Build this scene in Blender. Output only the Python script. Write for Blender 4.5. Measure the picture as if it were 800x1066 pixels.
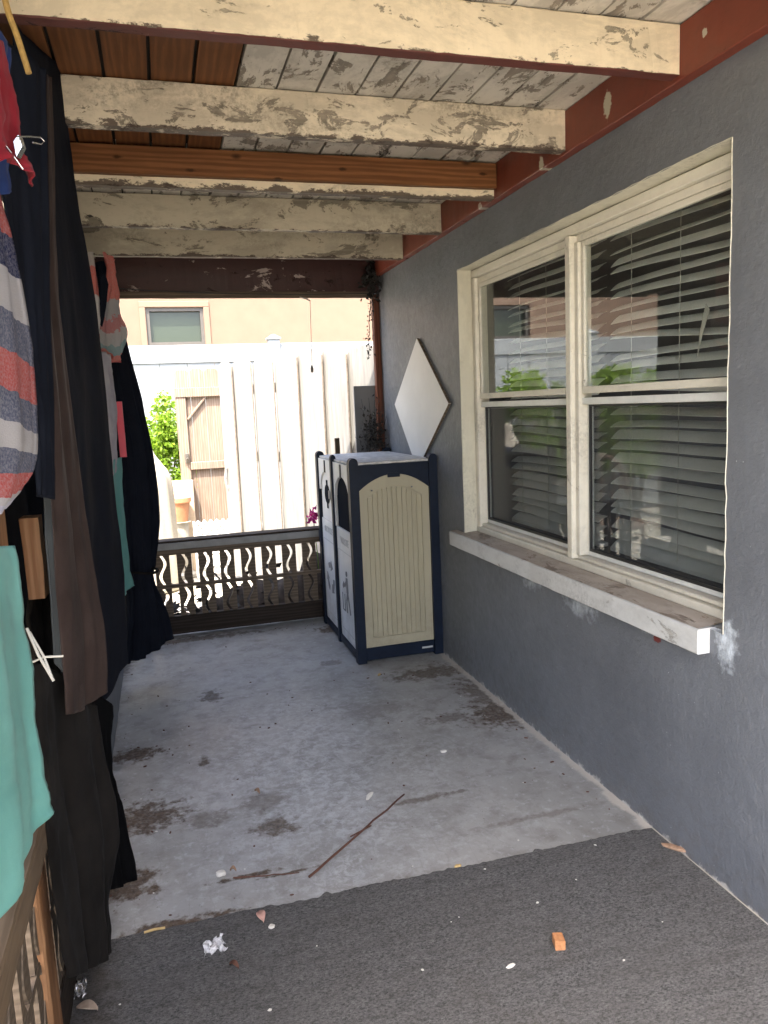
import bpy, bmesh, math, random
import numpy as np
from mathutils import Vector, Matrix, noise as mnoise
for o in list(bpy.data.objects): bpy.data.objects.remove(o)
S = bpy.context.scene
C = S.collection
rnd = random.Random(7)
R = math.radians

# ------------------------------------------------------------------ camera
YAW, PITCH, ROLL, FPX, HC = 0.28076, -0.13915, -0.04341, 792.5, 1.45
def cam_axes():
    f = np.array([math.sin(YAW)*math.cos(PITCH), math.cos(YAW)*math.cos(PITCH), math.sin(PITCH)])
    r = np.array([math.cos(YAW), -math.sin(YAW), 0.]); u = np.cross(r, f)
    c, s = math.cos(ROLL), math.sin(ROLL)
    return np.array([c*r+s*u, -s*r+c*u, f])
AX = cam_axes()
cd = bpy.data.cameras.new('camera'); cam = bpy.data.objects.new('camera', cd); C.objects.link(cam)
cd.sensor_fit = 'HORIZONTAL'; cd.sensor_width = 36; cd.lens = FPX/800*36
cd.clip_start = 0.02; cd.clip_end = 600
mw = Matrix.Identity(4)
for i in range(3):
    mw[i][0], mw[i][1], mw[i][2] = AX[0][i], AX[1][i], -AX[2][i]
mw[2][3] = HC
cam.matrix_world = mw
S.camera = cam
def at(px, py, X=None, Y=None, Z=None):
    """world point seen at a photo pixel, on the plane X=, Y= or Z="""
    d = AX.T @ np.array([(px-400)/FPX, -(py-533)/FPX, 1.])
    if X is not None: t = X/d[0]
    elif Y is not None: t = Y/d[1]
    else: t = (Z-HC)/d[2]
    return Vector((d[0]*t, d[1]*t, HC+d[2]*t))

# ------------------------------------------------------------------ light
SUN_EL, SUN_AZ = R(63), math.atan2(-0.45, -0.89)
w = bpy.data.worlds.new('World'); S.world = w; w.use_nodes = True
wn = w.node_tree; bgn = wn.nodes['Background']
sk = wn.nodes.new('ShaderNodeTexSky'); sk.sky_type = 'NISHITA'; sk.sun_disc = False
sk.sun_elevation = SUN_EL; sk.sun_rotation = SUN_AZ; sk.dust_density = 4; sk.ozone_density = .35; sk.air_density = .8
wn.links.new(sk.outputs[0], bgn.inputs[0]); bgn.inputs[1].default_value = 0.15
sd = bpy.data.lights.new('sun', 'SUN'); sd.energy = 2.0; sd.angle = R(0.5); sd.color = (1, .95, .86)
sun = bpy.data.objects.new('sun', sd); C.objects.link(sun)
sdir = Vector((math.sin(SUN_AZ)*math.cos(SUN_EL), math.cos(SUN_AZ)*math.cos(SUN_EL), math.sin(SUN_EL)))
sun.rotation_euler = sdir.to_track_quat('Z', 'Y').to_euler(); sun.location = (-6, -10, 14)
S.view_settings.view_transform = 'Standard'; S.view_settings.look = 'None'
S.view_settings.exposure = 3.2; S.view_settings.gamma = 1
S.render.engine = 'CYCLES'
S.cycles.max_bounces = 10; S.cycles.diffuse_bounces = 6; S.cycles.transparent_max_bounces = 16
S.cycles.glossy_bounces = 4; S.cycles.sample_clamp_indirect = 6

# ------------------------------------------------------------------ material kit
class NT:
    def __init__(s, name):
        s.m = bpy.data.materials.new(name); s.m.use_nodes = True
        s.t = s.m.node_tree; s.n = s.t.nodes; s.b = s.n['Principled BSDF']
        g = s.n.new('ShaderNodeNewGeometry'); s.pos = g.outputs['Position']
        s.b.inputs['Specular IOR Level'].default_value = 0.4
    def L(s, a, b): s.t.links.new(a, b)
    def put(s, sock, v):
        if isinstance(v, (int, float)): sock.default_value = v
        elif isinstance(v, tuple): sock.default_value = v if len(v) == len(sock.default_value) else (*v, 1)
        else: s.L(v, sock)
    def vec(s, scale=(1, 1, 1), loc=(0, 0, 0), src=None):
        n = s.n.new('ShaderNodeMapping'); s.L(src or s.pos, n.inputs[0])
        n.inputs['Scale'].default_value = scale; n.inputs['Location'].default_value = loc
        return n.outputs[0]
    def noise(s, scale=5, detail=4, rough=.55, v=None, dist=0., color=False):
        n = s.n.new('ShaderNodeTexNoise'); s.L(v or s.pos, n.inputs['Vector'])
        n.inputs['Scale'].default_value = scale; n.inputs['Detail'].default_value = detail
        n.inputs['Roughness'].default_value = rough; n.inputs['Distortion'].default_value = dist
        return n.outputs['Color' if color else 'Fac']
    def voro(s, scale=5, v=None, feat='F1', out='Distance'):
        n = s.n.new('ShaderNodeTexVoronoi'); n.feature = feat; s.L(v or s.pos, n.inputs['Vector'])
        n.inputs['Scale'].default_value = scale; return n.outputs[out]
    def wave(s, scale, dist, v=None, d='X', det=2, ds=1.):
        n = s.n.new('ShaderNodeTexWave'); n.bands_direction = d; s.L(v or s.pos, n.inputs['Vector'])
        n.inputs['Scale'].default_value = scale; n.inputs['Distortion'].default_value = dist
        n.inputs['Detail'].default_value = det; n.inputs['Detail Scale'].default_value = ds
        return n.outputs['Fac']
    def rng(s, f, a, b, lo=0., hi=1.):
        n = s.n.new('ShaderNodeMapRange'); s.put(n.inputs[0], f)
        for i, v in enumerate((a, b, lo, hi)): n.inputs[i+1].default_value = v
        return n.outputs[0]
    def math(s, op, a, b=0.):
        n = s.n.new('ShaderNodeMath'); n.operation = op; s.put(n.inputs[0], a); s.put(n.inputs[1], b)
        return n.outputs[0]
    def mix(s, f, a, b):
        n = s.n.new('ShaderNodeMix'); n.data_type = 'RGBA'; s.put(n.inputs[0], f)
        s.put(n.inputs[6], a); s.put(n.inputs[7], b); return n.outputs[2]
    def col(s, c): s.put(s.b.inputs['Base Color'], c); return s
    def rough(s, r): s.put(s.b.inputs['Roughness'], r); return s
    def bump(s, h, st=.3, d=.002):
        n = s.n.new('ShaderNodeBump'); s.L(h, n.inputs['Height'])
        n.inputs['Strength'].default_value = st; n.inputs['Distance'].default_value = d
        if s.b.inputs['Normal'].is_linked: s.L(s.b.inputs['Normal'].links[0].from_socket, n.inputs['Normal'])
        s.L(n.outputs[0], s.b.inputs['Normal']); return s
    def sep(s, src=None):
        n = s.n.new('ShaderNodeSeparateXYZ'); s.L(src or s.pos, n.inputs[0]); return n.outputs
    def spot(s, c, rad, warp=.5, nscale=14, soft=.35):
        """irregular stain round a world point; rad = (rx, ry, rz)"""
        k = [1/max(r, 1e-4) for r in rad]
        v = s.vec(tuple(k), tuple(-c[i]*k[i] for i in range(3)))
        n = s.n.new('ShaderNodeVectorMath'); n.operation = 'LENGTH'; s.L(v, n.inputs[0])
        d = s.math('ADD', n.outputs['Value'], s.rng(s.noise(nscale, 5, .65), .25, .75, -warp, warp))
        return s.rng(d, 1, 1-soft, 0, 1)

def plain(name, c, r=.6, var=.15, scale=12, bump=.15, metal=0.):
    m = NT(name)
    d = tuple(x*(1-var) for x in c); l = tuple(min(1, x*(1+var)) for x in c)
    m.col(m.mix(m.rng(m.noise(scale, 6, .6), .3, .7), d, l)).rough(r)
    if bump: m.bump(m.noise(scale*12, 4), bump, .001)
    m.b.inputs['Metallic'].default_value = metal
    return m.m

def old_paint(name, paint, under, worn=.5, long='X', dark=(.03, .025, .02), r=.65, dk_th=.685, fs=12, chips=(), edge=None, edge_col=(.05, .03, .022)):
    """flaking paint on wood: faded coats, peeled flakes, mildew and dark specks"""
    m = NT(name)
    st = {'X': (.5, 1, 1), 'Y': (1, .5, 1), 'Z': (1, 1, .5)}[long]
    st2 = {'X': (.06, 1, 1), 'Y': (1, .06, 1), 'Z': (1, 1, .06)}[long]
    v = m.vec(st)
    grain = m.noise(60, 4, .6, m.vec(st2))
    coat = m.rng(m.noise(5.5, 9, .70, v, .3), .47, .56)
    old = tuple(a*.55+b*.32 for a, b in zip(paint, under))
    c = m.mix(m.math('MULTIPLY', coat, .35+.45*worn), paint, old)
    c = m.mix(m.rng(m.noise(30, 6, .7, v), .50, .68, 0, .35), c, tuple(x*.72 for x in paint))
    fl = m.rng(m.noise(fs, 9, .74, v, .5), .66-.13*worn, .675-.13*worn)
    u = m.mix(m.rng(grain, .35, .65), under, tuple(x*.5 for x in under))
    c = m.mix(m.math('MULTIPLY', fl, .85), c, u)
    mil = m.rng(m.noise(3.4, 7, .7, m.vec(st, (1, 8, 3)), .5), .52, .70, 0, .45+.35*worn)
    c = m.mix(m.math('MULTIPLY', mil, m.rng(m.noise(70, 6, .75), .42, .60)), c, tuple(x*.28 for x in under))
    dk = m.rng(m.noise(8, 8, .75, m.vec(st, (7, 4, 9)), .6), dk_th, dk_th+.02)
    c = m.mix(dk, c, dark)
    if edge is not None:
        z = m.math('ADD', m.sep()[2], m.rng(m.noise(22, 7, .75, v), .3, .7, -.022, .022))
        c = m.mix(m.rng(z, edge+.010, edge+.004, 0, .9), c, edge_col)
    for cc, rad, col in chips: c = m.mix(m.spot(cc, rad, .5, 60, .15), c, col)
    m.col(c).rough(m.rng(fl, 0, 1, r, .85))
    m.bump(m.math('SUBTRACT', 1., fl), .6, .002).bump(coat, .25, .001).bump(grain, .15, .001)
    return m.m

def raw_wood(name, a, b, long='X', r=.6, knots=True, sc=1., spots=()):
    m = NT(name)
    st = {'X': (.07, 1, 1), 'Y': (1, .07, 1), 'Z': (1, 1, .07)}[long]
    v = m.vec(st)
    g = m.wave(14*sc, 6, v, {'X': 'Z', 'Y': 'X', 'Z': 'X'}[long], 3, 2.)
    g2 = m.noise(90, 4, .6, v)
    c = m.mix(m.rng(g, .2, .9), a, b)
    c = m.mix(m.rng(g2, .35, .7, 0, .5), c, tuple(x*.5 for x in a))
    if knots:
        st3 = {'X': (.5, 1, 1), 'Y': (1, .5, 1), 'Z': (1, 1, .5)}[long]
        k = m.rng(m.voro(7, m.vec(st3)), .10, .05)
        c = m.mix(k, c, tuple(x*.22 for x in a))
    c = m.mix(m.rng(m.noise(5, 5, .6), .5, .75, 0, .45), c, tuple(x*.55 for x in b))
    for cc, rad in spots: c = m.mix(m.math('MULTIPLY', m.spot(cc, rad, .25, 60, .6), .85), c, tuple(x*.2 for x in a))
    m.col(c).rough(r).bump(g2, .2, .001); m.b.inputs['Specular IOR Level'].default_value = .2
    return m.m

M = {}
M['cream_beam'] = old_paint('cream_beam_paint', (.72, .61, .43), (.30, .26, .19), .5, edge=2.305)
M['cream_beam_worn'] = old_paint('worn_cream_beam_paint', (.64, .55, .405), (.25, .21, .16), .85, dk_th=.655, fs=15, edge=2.308)
M['grey_beam'] = old_paint('grey_cream_beam_paint', (.46, .405, .30), (.21, .18, .135), .8, dk_th=.645, fs=7.5, edge=2.294)
M['ceil_paint'] = old_paint('ceiling_board_paint', (.55, .51, .44), (.22, .185, .145), .9, 'Y', dk_th=.63)
M['bare_board'] = raw_wood('bare_ceiling_wood', (.125, .046, .017), (.17, .068, .024), 'Y', .6, False)
M['brown_wood'] = raw_wood('brown_board_wood', (.15, .058, .020), (.225, .095, .034), 'X', .5, True, 1., [(at(x, y, Y=3.085), (.022, .5, .008)) for x, y in ((198, 177), (357, 176), (503, 181), (430, 163), (122, 163), (290, 186))])
M['red'] = old_paint('red_oxide_paint', (.165, .036, .019), (.12, .030, .018), .3, 'Y', (.45, .40, .32), .45, .66, 12, [(at(633, 108, X=1.45), (.5, .022, .042), (.42, .38, .28)), (at(564, 171, X=1.45), (.5, .018, .03), (.42, .38, .28)), (at(734, 33, X=1.45), (.5, .010, .012), (.42, .38, .3)), (at(500, 215, X=1.45), (.5, .02, .02), (.4, .36, .3))])
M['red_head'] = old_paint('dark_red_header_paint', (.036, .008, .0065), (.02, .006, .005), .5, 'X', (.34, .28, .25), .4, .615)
M['beam_under'] = old_paint('red_beam_underside', (.10, .026, .019), (.05, .022, .016), .5, 'X', (.35, .3, .25))
M['rail_wood'] = raw_wood('dark_rail_wood', (.11, .082, .056), (.165, .125, .088), 'X', .7, False)
M['cap_grey'] = plain('grey_rail_cap', (.20, .20, .195), .4, .25, 8)
M['bottom_wood'] = raw_wood('near_black_wood', (.022, .015, .010), (.04, .028, .02), 'X', .7, False)  # near-black brown wood for the bottom rails and far cap board
M['cap_brown'] = raw_wood('weathered_rail_cap', (.10, .068, .040), (.15, .105, .065), 'Y', .65, False)
M['post_wood'] = raw_wood('orange_post_wood', (.25, .118, .052), (.36, .19, .092), 'Z', .65)
M['dark_post'] = raw_wood('dark_red_post', (.10, .03, .015), (.15, .05, .025), 'Z', .5, False)
M['cedar'] = raw_wood('weathered_gate_wood', (.20, .145, .105), (.27, .21, .16), 'Z', .75)
M['black'] = plain('black_plastic', (.012, .012, .013), .4)
M['steel'] = plain('bright_steel', (.6, .6, .6), .25, .1, metal=1.)
M['roof'] = plain('roof_felt', (.10, .095, .09), .9)
M['dark_gap'] = plain('dark_roof_deck', (.02, .017, .014), .9)
M['navy'] = plain('navy_plastic', (.004, .009, .021), .5, .2, 30, .1)
M['navy'].node_tree.nodes['Principled BSDF'].inputs['Specular IOR Level'].default_value = .2
M['dark_hole'] = plain('matte_navy_flap', (.003, .006, .013), .9)
M['dark_hole'].node_tree.nodes['Principled BSDF'].inputs['Specular IOR Level'].default_value = .05
def bin_mat(name, c):
    m = NT(name); z = m.sep()[2]
    k = m.mix(m.rng(m.noise(3, 5), .3, .7), tuple(x*.93 for x in c), c)
    st = m.rng(m.noise(26, 6, .7, m.vec((1, 1, .08))), .52, .72, 0, .28)
    k = m.mix(st, k, tuple(x*.62 for x in c))
    sm = m.math('MULTIPLY', m.rng(z, .45, .06), m.rng(m.noise(9, 7, .75), .42, .65))
    k = m.mix(m.math('MULTIPLY', sm, .45), k, (.16, .13, .09))
    k = m.mix(m.rng(m.noise(60, 6, .8), .66, .70, 0, .5), k, (.12, .10, .08))
    m.col(k).rough(m.rng(m.noise(12, 5), .3, .7, .38, .6)).bump(m.noise(140, 3), .08, .001)
    return m.m
M['bin_beige'] = bin_mat('beige_plastic', (.385, .345, .235))
M['bin_white'] = bin_mat('white_plastic', (.60, .60, .585))
M['bin_dirty'] = plain('dirty_white_plastic', (.52, .51, .48), .6, .35, 25)
M['mark'] = plain('grey_marking', (.16, .16, .165), .5)
M['mark_pale'] = plain('embossed_pale_marking', (.40, .40, .39), .5)
M['vinyl'] = plain('white_vinyl', (.245, .26, .26), .35, .03, 2, .05)
M['alu'] = old_paint('white_window_paint', (.70, .66, .55), (.58, .54, .44), .12, 'Y', (.25, .23, .18), .45)
M['alu_white'] = plain('white_aluminium', (.68, .68, .64), .35, .08, 20)
M['reveal'] = old_paint('cream_reveal_paint', (.62, .59, .47), (.50, .47, .37), .25, 'Z', (.3, .28, .22), .6)
M['gasket'] = plain('black_gasket', (.02, .02, .02), .5)
M['slat'] = plain('blind_slat', (.80, .79, .74), .45, .06)
M['diamond'] = plain('white_board_paint', (.70, .69, .66), .5, .05, 5)
M['grey_paint'] = plain('grey_board_paint', (.15, .155, .16), .6, .12, 5)
M['tan'] = plain('tan_stucco', (.18, .118, .08), .9, .06, 4, .5)
M['tan_trim'] = plain('tan_trim', (.19, .128, .088), .9, .05, 4, .3)
M['dark_frame'] = plain('bronze_frame', (.085, .075, .062), .4, .1)
M['cover'] = plain('cream_furniture_cover', (.36, .33, .27), .9, .08, 40, .4)
M['terra'] = plain('terracotta', (.42, .2, .1), .8, .15, 14)
M['leaf_dry'] = plain('dry_leaf', (.30, .19, .12), .8, .3, 60)
M['leaf_dark'] = plain('dead_vine_leaf', (.022, .02, .017), .8, .3, 60)
M['chip'] = plain('pale_paint_chip', (.62, .60, .54), .7, .1, 60)
M['stick'] = plain('reddish_stick_bark', (.10, .045, .03), .7, .3, 60)
M['straw'] = plain('straw', (.46, .33, .14), .7, .2, 60)
M['cork'] = plain('orange_wood_block', (.42, .19, .08), .7, .25, 90)
M['rope'] = plain('yellow_rope', (.34, .21, .06), .8, .25, 120, .5)
M['cord'] = plain('pale_cord', (.5, .48, .42), .7)
M['pink'] = plain('pink_plastic', (.65, .06, .09), .45, .1)
M['flower'] = plain('magenta_petal', (.55, .03, .25), .6, .2)
M['bark'] = plain('shrub_bark', (.10, .07, .045), .9, .3, 40)

# stucco of the house wall: grey paint, white scuffs and flecks
def stucco():
    m = NT('grey_wall_stucco')
    n1 = m.noise(3, 6, .6); n2 = m.noise(130, 5, .6); n3 = m.noise(28, 6, .65)
    c = m.mix(m.rng(n1, .3, .7), (.118, .125, .136), (.156, .165, .178))
    c = m.mix(m.rng(n3, .58, .75, 0, .25), c, (.09, .092, .098))
    st = m.noise(22, 5, .65, m.vec((1, 1, .22)))
    c = m.mix(m.rng(st, .62, .8, 0, .25), c, (.24, .25, .26))
    W = 1.49
    p = at(757, 672, X=W)
    a = m.spot((W, p.y-.005, p.z), (.5, .045, .085), .55, 34, .8)
    p = at(748, 650, X=W); a = m.math('MAXIMUM', a, m.spot((W, p.y, p.z), (.5, .02, .06), .5, 40, .9))
    for x, y, ry, rz in ((553, 607, .11, .035), (605, 631, .14, .045), (678, 655, .07, .02)):
        q = at(x, y, X=W); a = m.math('MAXIMUM', a, m.math('MULTIPLY', m.spot((W, q.y, q.z), (.5, ry, rz), .9, 26, 1.), .6))
    streak = m.rng(m.noise(60, 5, .7, m.vec((1, 1, .3))), .35, .7)
    c = m.mix(m.math('MULTIPLY', a, m.math('ADD', .35, m.math('MULTIPLY', streak, .65))), c, (.70, .76, .80))
    q = at(685, 665, X=W); c = m.mix(m.spot((W, q.y, q.z), (.5, .018, .012), .9, 60), c, (.16, .03, .025))
    fl = m.rng(m.voro(34), .055, .035)
    z = m.sep()[2]
    fm = m.math('MAXIMUM', m.rng(m.noise(5, 3), .54, .62), m.math('MULTIPLY', m.rng(z, .16, .02), m.rng(m.noise(7, 3), .45, .55)))
    foot = m.rng(m.math('ADD', z, m.rng(m.noise(16, 6, .75), .3, .75, .03, -.03)), .012, .0)
    c = m.mix(m.math('MULTIPLY', foot, .8), c, (.52, .50, .46))
    spl = m.math('MULTIPLY', m.rng(z, .32, .0), m.rng(m.noise(18, 7, .75), .48, .68))
    c = m.mix(m.math('MULTIPLY', spl, .5), c, (.10, .085, .07))
    c = m.mix(m.rng(m.noise(6, 9, .8, m.vec((1, 1, .6))), .60, .70, 0, .35), c, (.185, .19, .198))
    c = m.mix(m.math('MULTIPLY', fl, fm), c, (.6, .6, .58))
    m.col(c).rough(m.rng(n3, .3, .7, .36, .55))
    m.bump(n2, .45, .003).bump(m.noise(36, 5, .65), .5, .007).bump(m.wave(5, 5, m.vec((1, 1, .5)), 'Z', 3, 2.), .12, .006)
    return m.m
M['stucco'] = stucco()

def concrete():
    m = NT('painted_concrete_floor')
    n1 = m.noise(1.7, 7, .62); n2 = m.noise(9, 8, .68, None, .3)
    c = m.mix(m.rng(n1, .32, .68), (.235, .232, .218), (.355, .352, .338))
    c = m.mix(m.rng(n2, .48, .70, 0, .75), c, (.17, .16, .143))
    c = m.mix(m.rng(m.noise(30, 7, .7), .54, .70, 0, .7), c, (.43, .44, .45))
    c = m.mix(m.rng(m.noise(55, 6, .75, None, .8), .63, .68, 0, .7), c, (.085, .075, .065))
    dirt = None
    for px, py, rx, ry, k in ((140, 786, .13, .07, 1.), (150, 852, .17, .12, .9), (215, 853, .10, .06, .5),
            (287, 860, .085, .06, .75), (275, 835, .10, .08, .45), (213, 793, .025, .06, .8), (136, 922, .09, .10, .95), (180, 963, .17, .03, 1.),
            (258, 912, .10, .014, .9), (300, 909, .09, .008, .9), (525, 742, .20, .16, .85), (505, 722, .12, .3, .65), (465, 748, .12, .06, .55),
            (220, 725, .06, .09, .7), (440, 832, .16, .02, .6), (560, 850, .2, .02, .4), (205, 665, .5, .06, .7), (345, 690, .07, .05, .5),
            (130, 690, .05, .3, .6), (345, 655, .1, .1, .9), (300, 640, .4, .05, .9), (450, 700, .25, .1, .7), (390, 740, .2, .1, .3)):
        p = at(px, py, Z=0)
        s = m.math('MULTIPLY', m.spot((p.x, p.y, 0), (rx*1.1, ry*1.1, 1), .75, 22, .5), k)
        dirt = s if dirt is None else m.math('MAXIMUM', dirt, s)
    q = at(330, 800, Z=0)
    worn = m.math('MULTIPLY', m.spot((q.x, q.y, 0), (.75, 1.3, 1), .5, 3, .9), m.rng(m.noise(26, 9, .78, None, .4), .46, .58))  # worn paint speckle, with the floor's bluish sheen painted into the same patch
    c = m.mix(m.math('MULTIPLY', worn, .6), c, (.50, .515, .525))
    grit = m.rng(m.noise(95, 5, .8), .615, .65)
    c = m.mix(m.math('MULTIPLY', grit, .55), c, (.10, .085, .07))
    dn = m.mix(m.rng(m.noise(60, 6, .75), .35, .65), (.038, .026, .018), (.15, .112, .080))
    c = m.mix(m.math('MULTIPLY', m.math('MULTIPLY', dirt, m.rng(m.noise(48, 5, .72), .30, .55, .55, 1.)), 1.15), c, dn)
    x = m.sep()[0]
    edge = m.rng(m.math('ADD', x, m.rng(m.noise(10, 5, .7), .3, .7, -.018, .018)), 1.452, 1.468)
    c = m.mix(m.math('MULTIPLY', edge, .75), c, (.50, .46, .40))
    # thin scratches
    sc = m.rng(m.wave(3.1, 14, m.vec((1, .35, 1)), 'X', 4, 1.2), .994, .9995, 0, .12)
    c = m.mix(sc, c, (.10, .10, .10))
    m.col(c)
    m.rough(m.math('MAXIMUM', m.rng(n2, .3, .75, .30, .52), m.rng(dirt, 0, .8, .2, .85)))
    m.bump(m.noise(45, 6, .65), .18, .003).bump(m.noise(4, 3), .25, .01)
    return m.m
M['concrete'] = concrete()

def carpet_mat():
    m = NT('grey_ribbed_carpet')
    sp = m.noise(210, 5, .85, m.vec((.6, 1, 1)))
    c = m.mix(m.rng(sp, .36, .66), (.024, .024, .0245), (.20, .197, .192))
    c = m.mix(m.rng(m.noise(6, 5, .65, m.vec((.5, 1.4, 1))), .42, .75, 0, .35), c, (.115, .11, .105))
    c = m.mix(m.rng(m.noise(1, 6, .7, m.vec((5, 26, 1))), .46, .72, 0, .5), c, (.065, .062, .058))
    c = m.mix(m.rng(m.noise(2.2, 7, .7), .55, .75, 0, .4), c, (.075, .065, .052))
    c = m.mix(m.rng(m.noise(420, 2, .6), .66, .72, 0, .6), c, (.34, .33, .32))
    p = at(90, 1040, Z=0); c = m.mix(m.math('MULTIPLY', m.spot((p.x, p.y, 0), (.1, .3, 1), .6, 14, .8), .5), c, (.05, .04, .03))
    m.col(c).rough(.95); m.b.inputs['Specular IOR Level'].default_value = .1
    m.bump(sp, .8, .004).bump(m.noise(320, 3, .7), .6, .003)
    return m.m
M['carpet'] = carpet_mat()

def ground_mat():
    m = NT('yard_ground')
    c = m.mix(m.rng(m.noise(.9, 6, .6), .4, .6), (.47, .43, .36), (.38, .35, .27))
    c = m.mix(m.rng(m.noise(22, 6, .7), .45, .7, 0, .6), c, (.52, .48, .41))
    m.col(c).rough(.95).bump(m.noise(30, 5), .5, .02); return m.m
M['ground'] = ground_mat()

def leaf_mat(name, a, b):
    m = NT(name)
    m.col(m.mix(m.rng(m.noise(16, 3), .35, .65), a, b)).rough(.5)
    m.b.inputs['Subsurface Weight'].default_value = 0
    tr = m.n.new('ShaderNodeBsdfTranslucent'); m.put(tr.inputs[0], tuple(min(1, x*1.3) for x in b))
    mx = m.n.new('ShaderNodeMixShader'); mx.inputs[0].default_value = .35
    m.L(m.b.outputs[0], mx.inputs[1]); m.L(tr.outputs[0], mx.inputs[2])
    m.L(mx.outputs[0], m.n['Material Output'].inputs[0]); return m.m
M['leaf'] = leaf_mat('bright_shrub_leaf', (.09, .17, .010), (.20, .31, .02))
M['leaf2'] = leaf_mat('mid_shrub_leaf', (.05, .11, .015), (.11, .19, .025))

def white_plank():
    m = NT('white_painted_plank')
    g = m.noise(50, 5, .65, m.vec((1, 1, .06)))
    c = m.mix(m.rng(g, .35, .7), (.17, .16, .143), (.26, .248, .226))
    c = m.mix(m.rng(m.noise(7, 6, .7, m.vec((1, 1, .3))), .60, .75, 0, .5), c, (.17, .15, .125))
    m.col(c).rough(.7).bump(g, .4, .002); return m.m
M['white_plank'] = white_plank()
M['plank_edge'] = plain('bare_plank_edge', (.24, .20, .16), .85, .3, 30)

def cloth_mat(name, c, c2=None, r=.85, weave=True, sheen=.2, transl=0.):
    m = NT(name); c2 = c2 or tuple(x*.75 for x in c)
    m.col(m.mix(m.rng(m.noise(9, 5, .6), .35, .7), c2, c)).rough(r)
    m.b.inputs['Sheen Weight'].default_value = sheen*.3; m.b.inputs['Specular IOR Level'].default_value = .04
    if weave: m.bump(m.noise(500, 2), .2, .001)
    m.bump(m.noise(14, 4, .6), .25, .01)
    if transl:
        tr = m.n.new('ShaderNodeBsdfTranslucent'); m.put(tr.inputs[0], c)
        mx = m.n.new('ShaderNodeMixShader'); mx.inputs[0].default_value = transl
        m.L(m.b.outputs[0], mx.inputs[1]); m.L(tr.outputs[0], mx.inputs[2])
        m.L(mx.outputs[0], m.n['Material Output'].inputs[0])
    return m.m
M['navy_cloth'] = cloth_mat('navy_black_cloth', (.0105, .0125, .0190), None, .85, False, 0)
M['black_cloth'] = cloth_mat('black_satin_cloth', (.004, .004, .0045), None, .7, False, 0)
M['brown_cloth'] = cloth_mat('dark_brown_cloth', (.050, .035, .030), (.032, .022, .019), .6, False, .05)
M['char_cloth'] = cloth_mat('charcoal_cloth', (.0155, .0135, .012), (.008, .0072, .0066), .8, False, .05)
M['teal'] = cloth_mat('teal_cloth', (.17, .40, .36), (.135, .34, .305), .75, True, .3, .25)
M['red_cloth'] = cloth_mat('red_cloth', (.30, .022, .035), (.2, .012, .02), .8, True, .2, .1)
M['blue_cloth'] = cloth_mat('navy_blue_cloth', (.02, .04, .14), None, .8)
M['trim'] = plain('pale_trim', (.55, .5, .45), .8)
M['lav_cloth'] = cloth_mat('pale_grey_cloth', (.42, .40, .42), (.32, .30, .33), .85)

def stripes(name, bands, uvrot=0., nz=.004, transl=.15, axis=1):
    m = NT(name)
    uv = m.n.new('ShaderNodeUVMap'); uv.uv_map = 'UVMap'
    s = m.sep(uv.outputs[0])[axis]
    s = m.math('ADD', s, m.rng(m.noise(30, 3), .3, .7, -nz, nz))
    r = m.n.new('ShaderNodeValToRGB'); r.color_ramp.interpolation = 'CONSTANT'; m.L(s, r.inputs[0])
    el = r.color_ramp.elements
    el[0].position = 0; el[0].color = (*bands[0][1], 1)
    el[1].position = bands[1][0]; el[1].color = (*bands[1][1], 1)
    for p, c in bands[2:]:
        e = el.new(p); e.color = (*c, 1)
    c = m.mix(m.rng(m.noise(220, 3, .7), .4, .65, 0, .35), r.outputs[0], (.45, .43, .44))
    m.col(c).rough(.95); m.b.inputs['Specular IOR Level'].default_value = .05
    m.bump(m.noise(380, 2), .5, .002)
    if transl:
        tr = m.n.new('ShaderNodeBsdfTranslucent'); m.L(c, tr.inputs[0])
        mx = m.n.new('ShaderNodeMixShader'); mx.inputs[0].default_value = transl
        m.L(m.b.outputs[0], mx.inputs[1]); m.L(tr.outputs[0], mx.inputs[2])
        m.L(mx.outputs[0], m.n['Material Output'].inputs[0])
    return m.m
NV, CO, WH, GY, AQ = (.016, .022, .070), (.40, .085, .075), (.40, .385, .385), (.085, .095, .14), (.22, .42, .44)
M['stripes'] = stripes('striped_towel', [(0, NV), (.06, CO), (.16, NV), (.24, WH), (.33, GY), (.42, CO), (.52, GY), (.61, WH), (.70, GY), (.80, CO), (.90, WH), (.94, (.42, .42, .50))])
M['beach'] = stripes('coral_aqua_cloth', [(0, (.60, .17, .13)), (.30, WH), (.42, (.5, .2, .19)), (.52, (.48, .47, .46)), (.66, (.24, .36, .37)), (.80, (.62, .2, .16)), (.93, (.6, .12, .1))], 0, .03, .3)
M['beach2'] = stripes('coral_white_cloth', [(0, (.5, .45, .4)), (.15, (.62, .16, .12)), (.4, (.6, .57, .54)), (.8, (.35, .1, .1))], 0, .02, .3)

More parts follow.
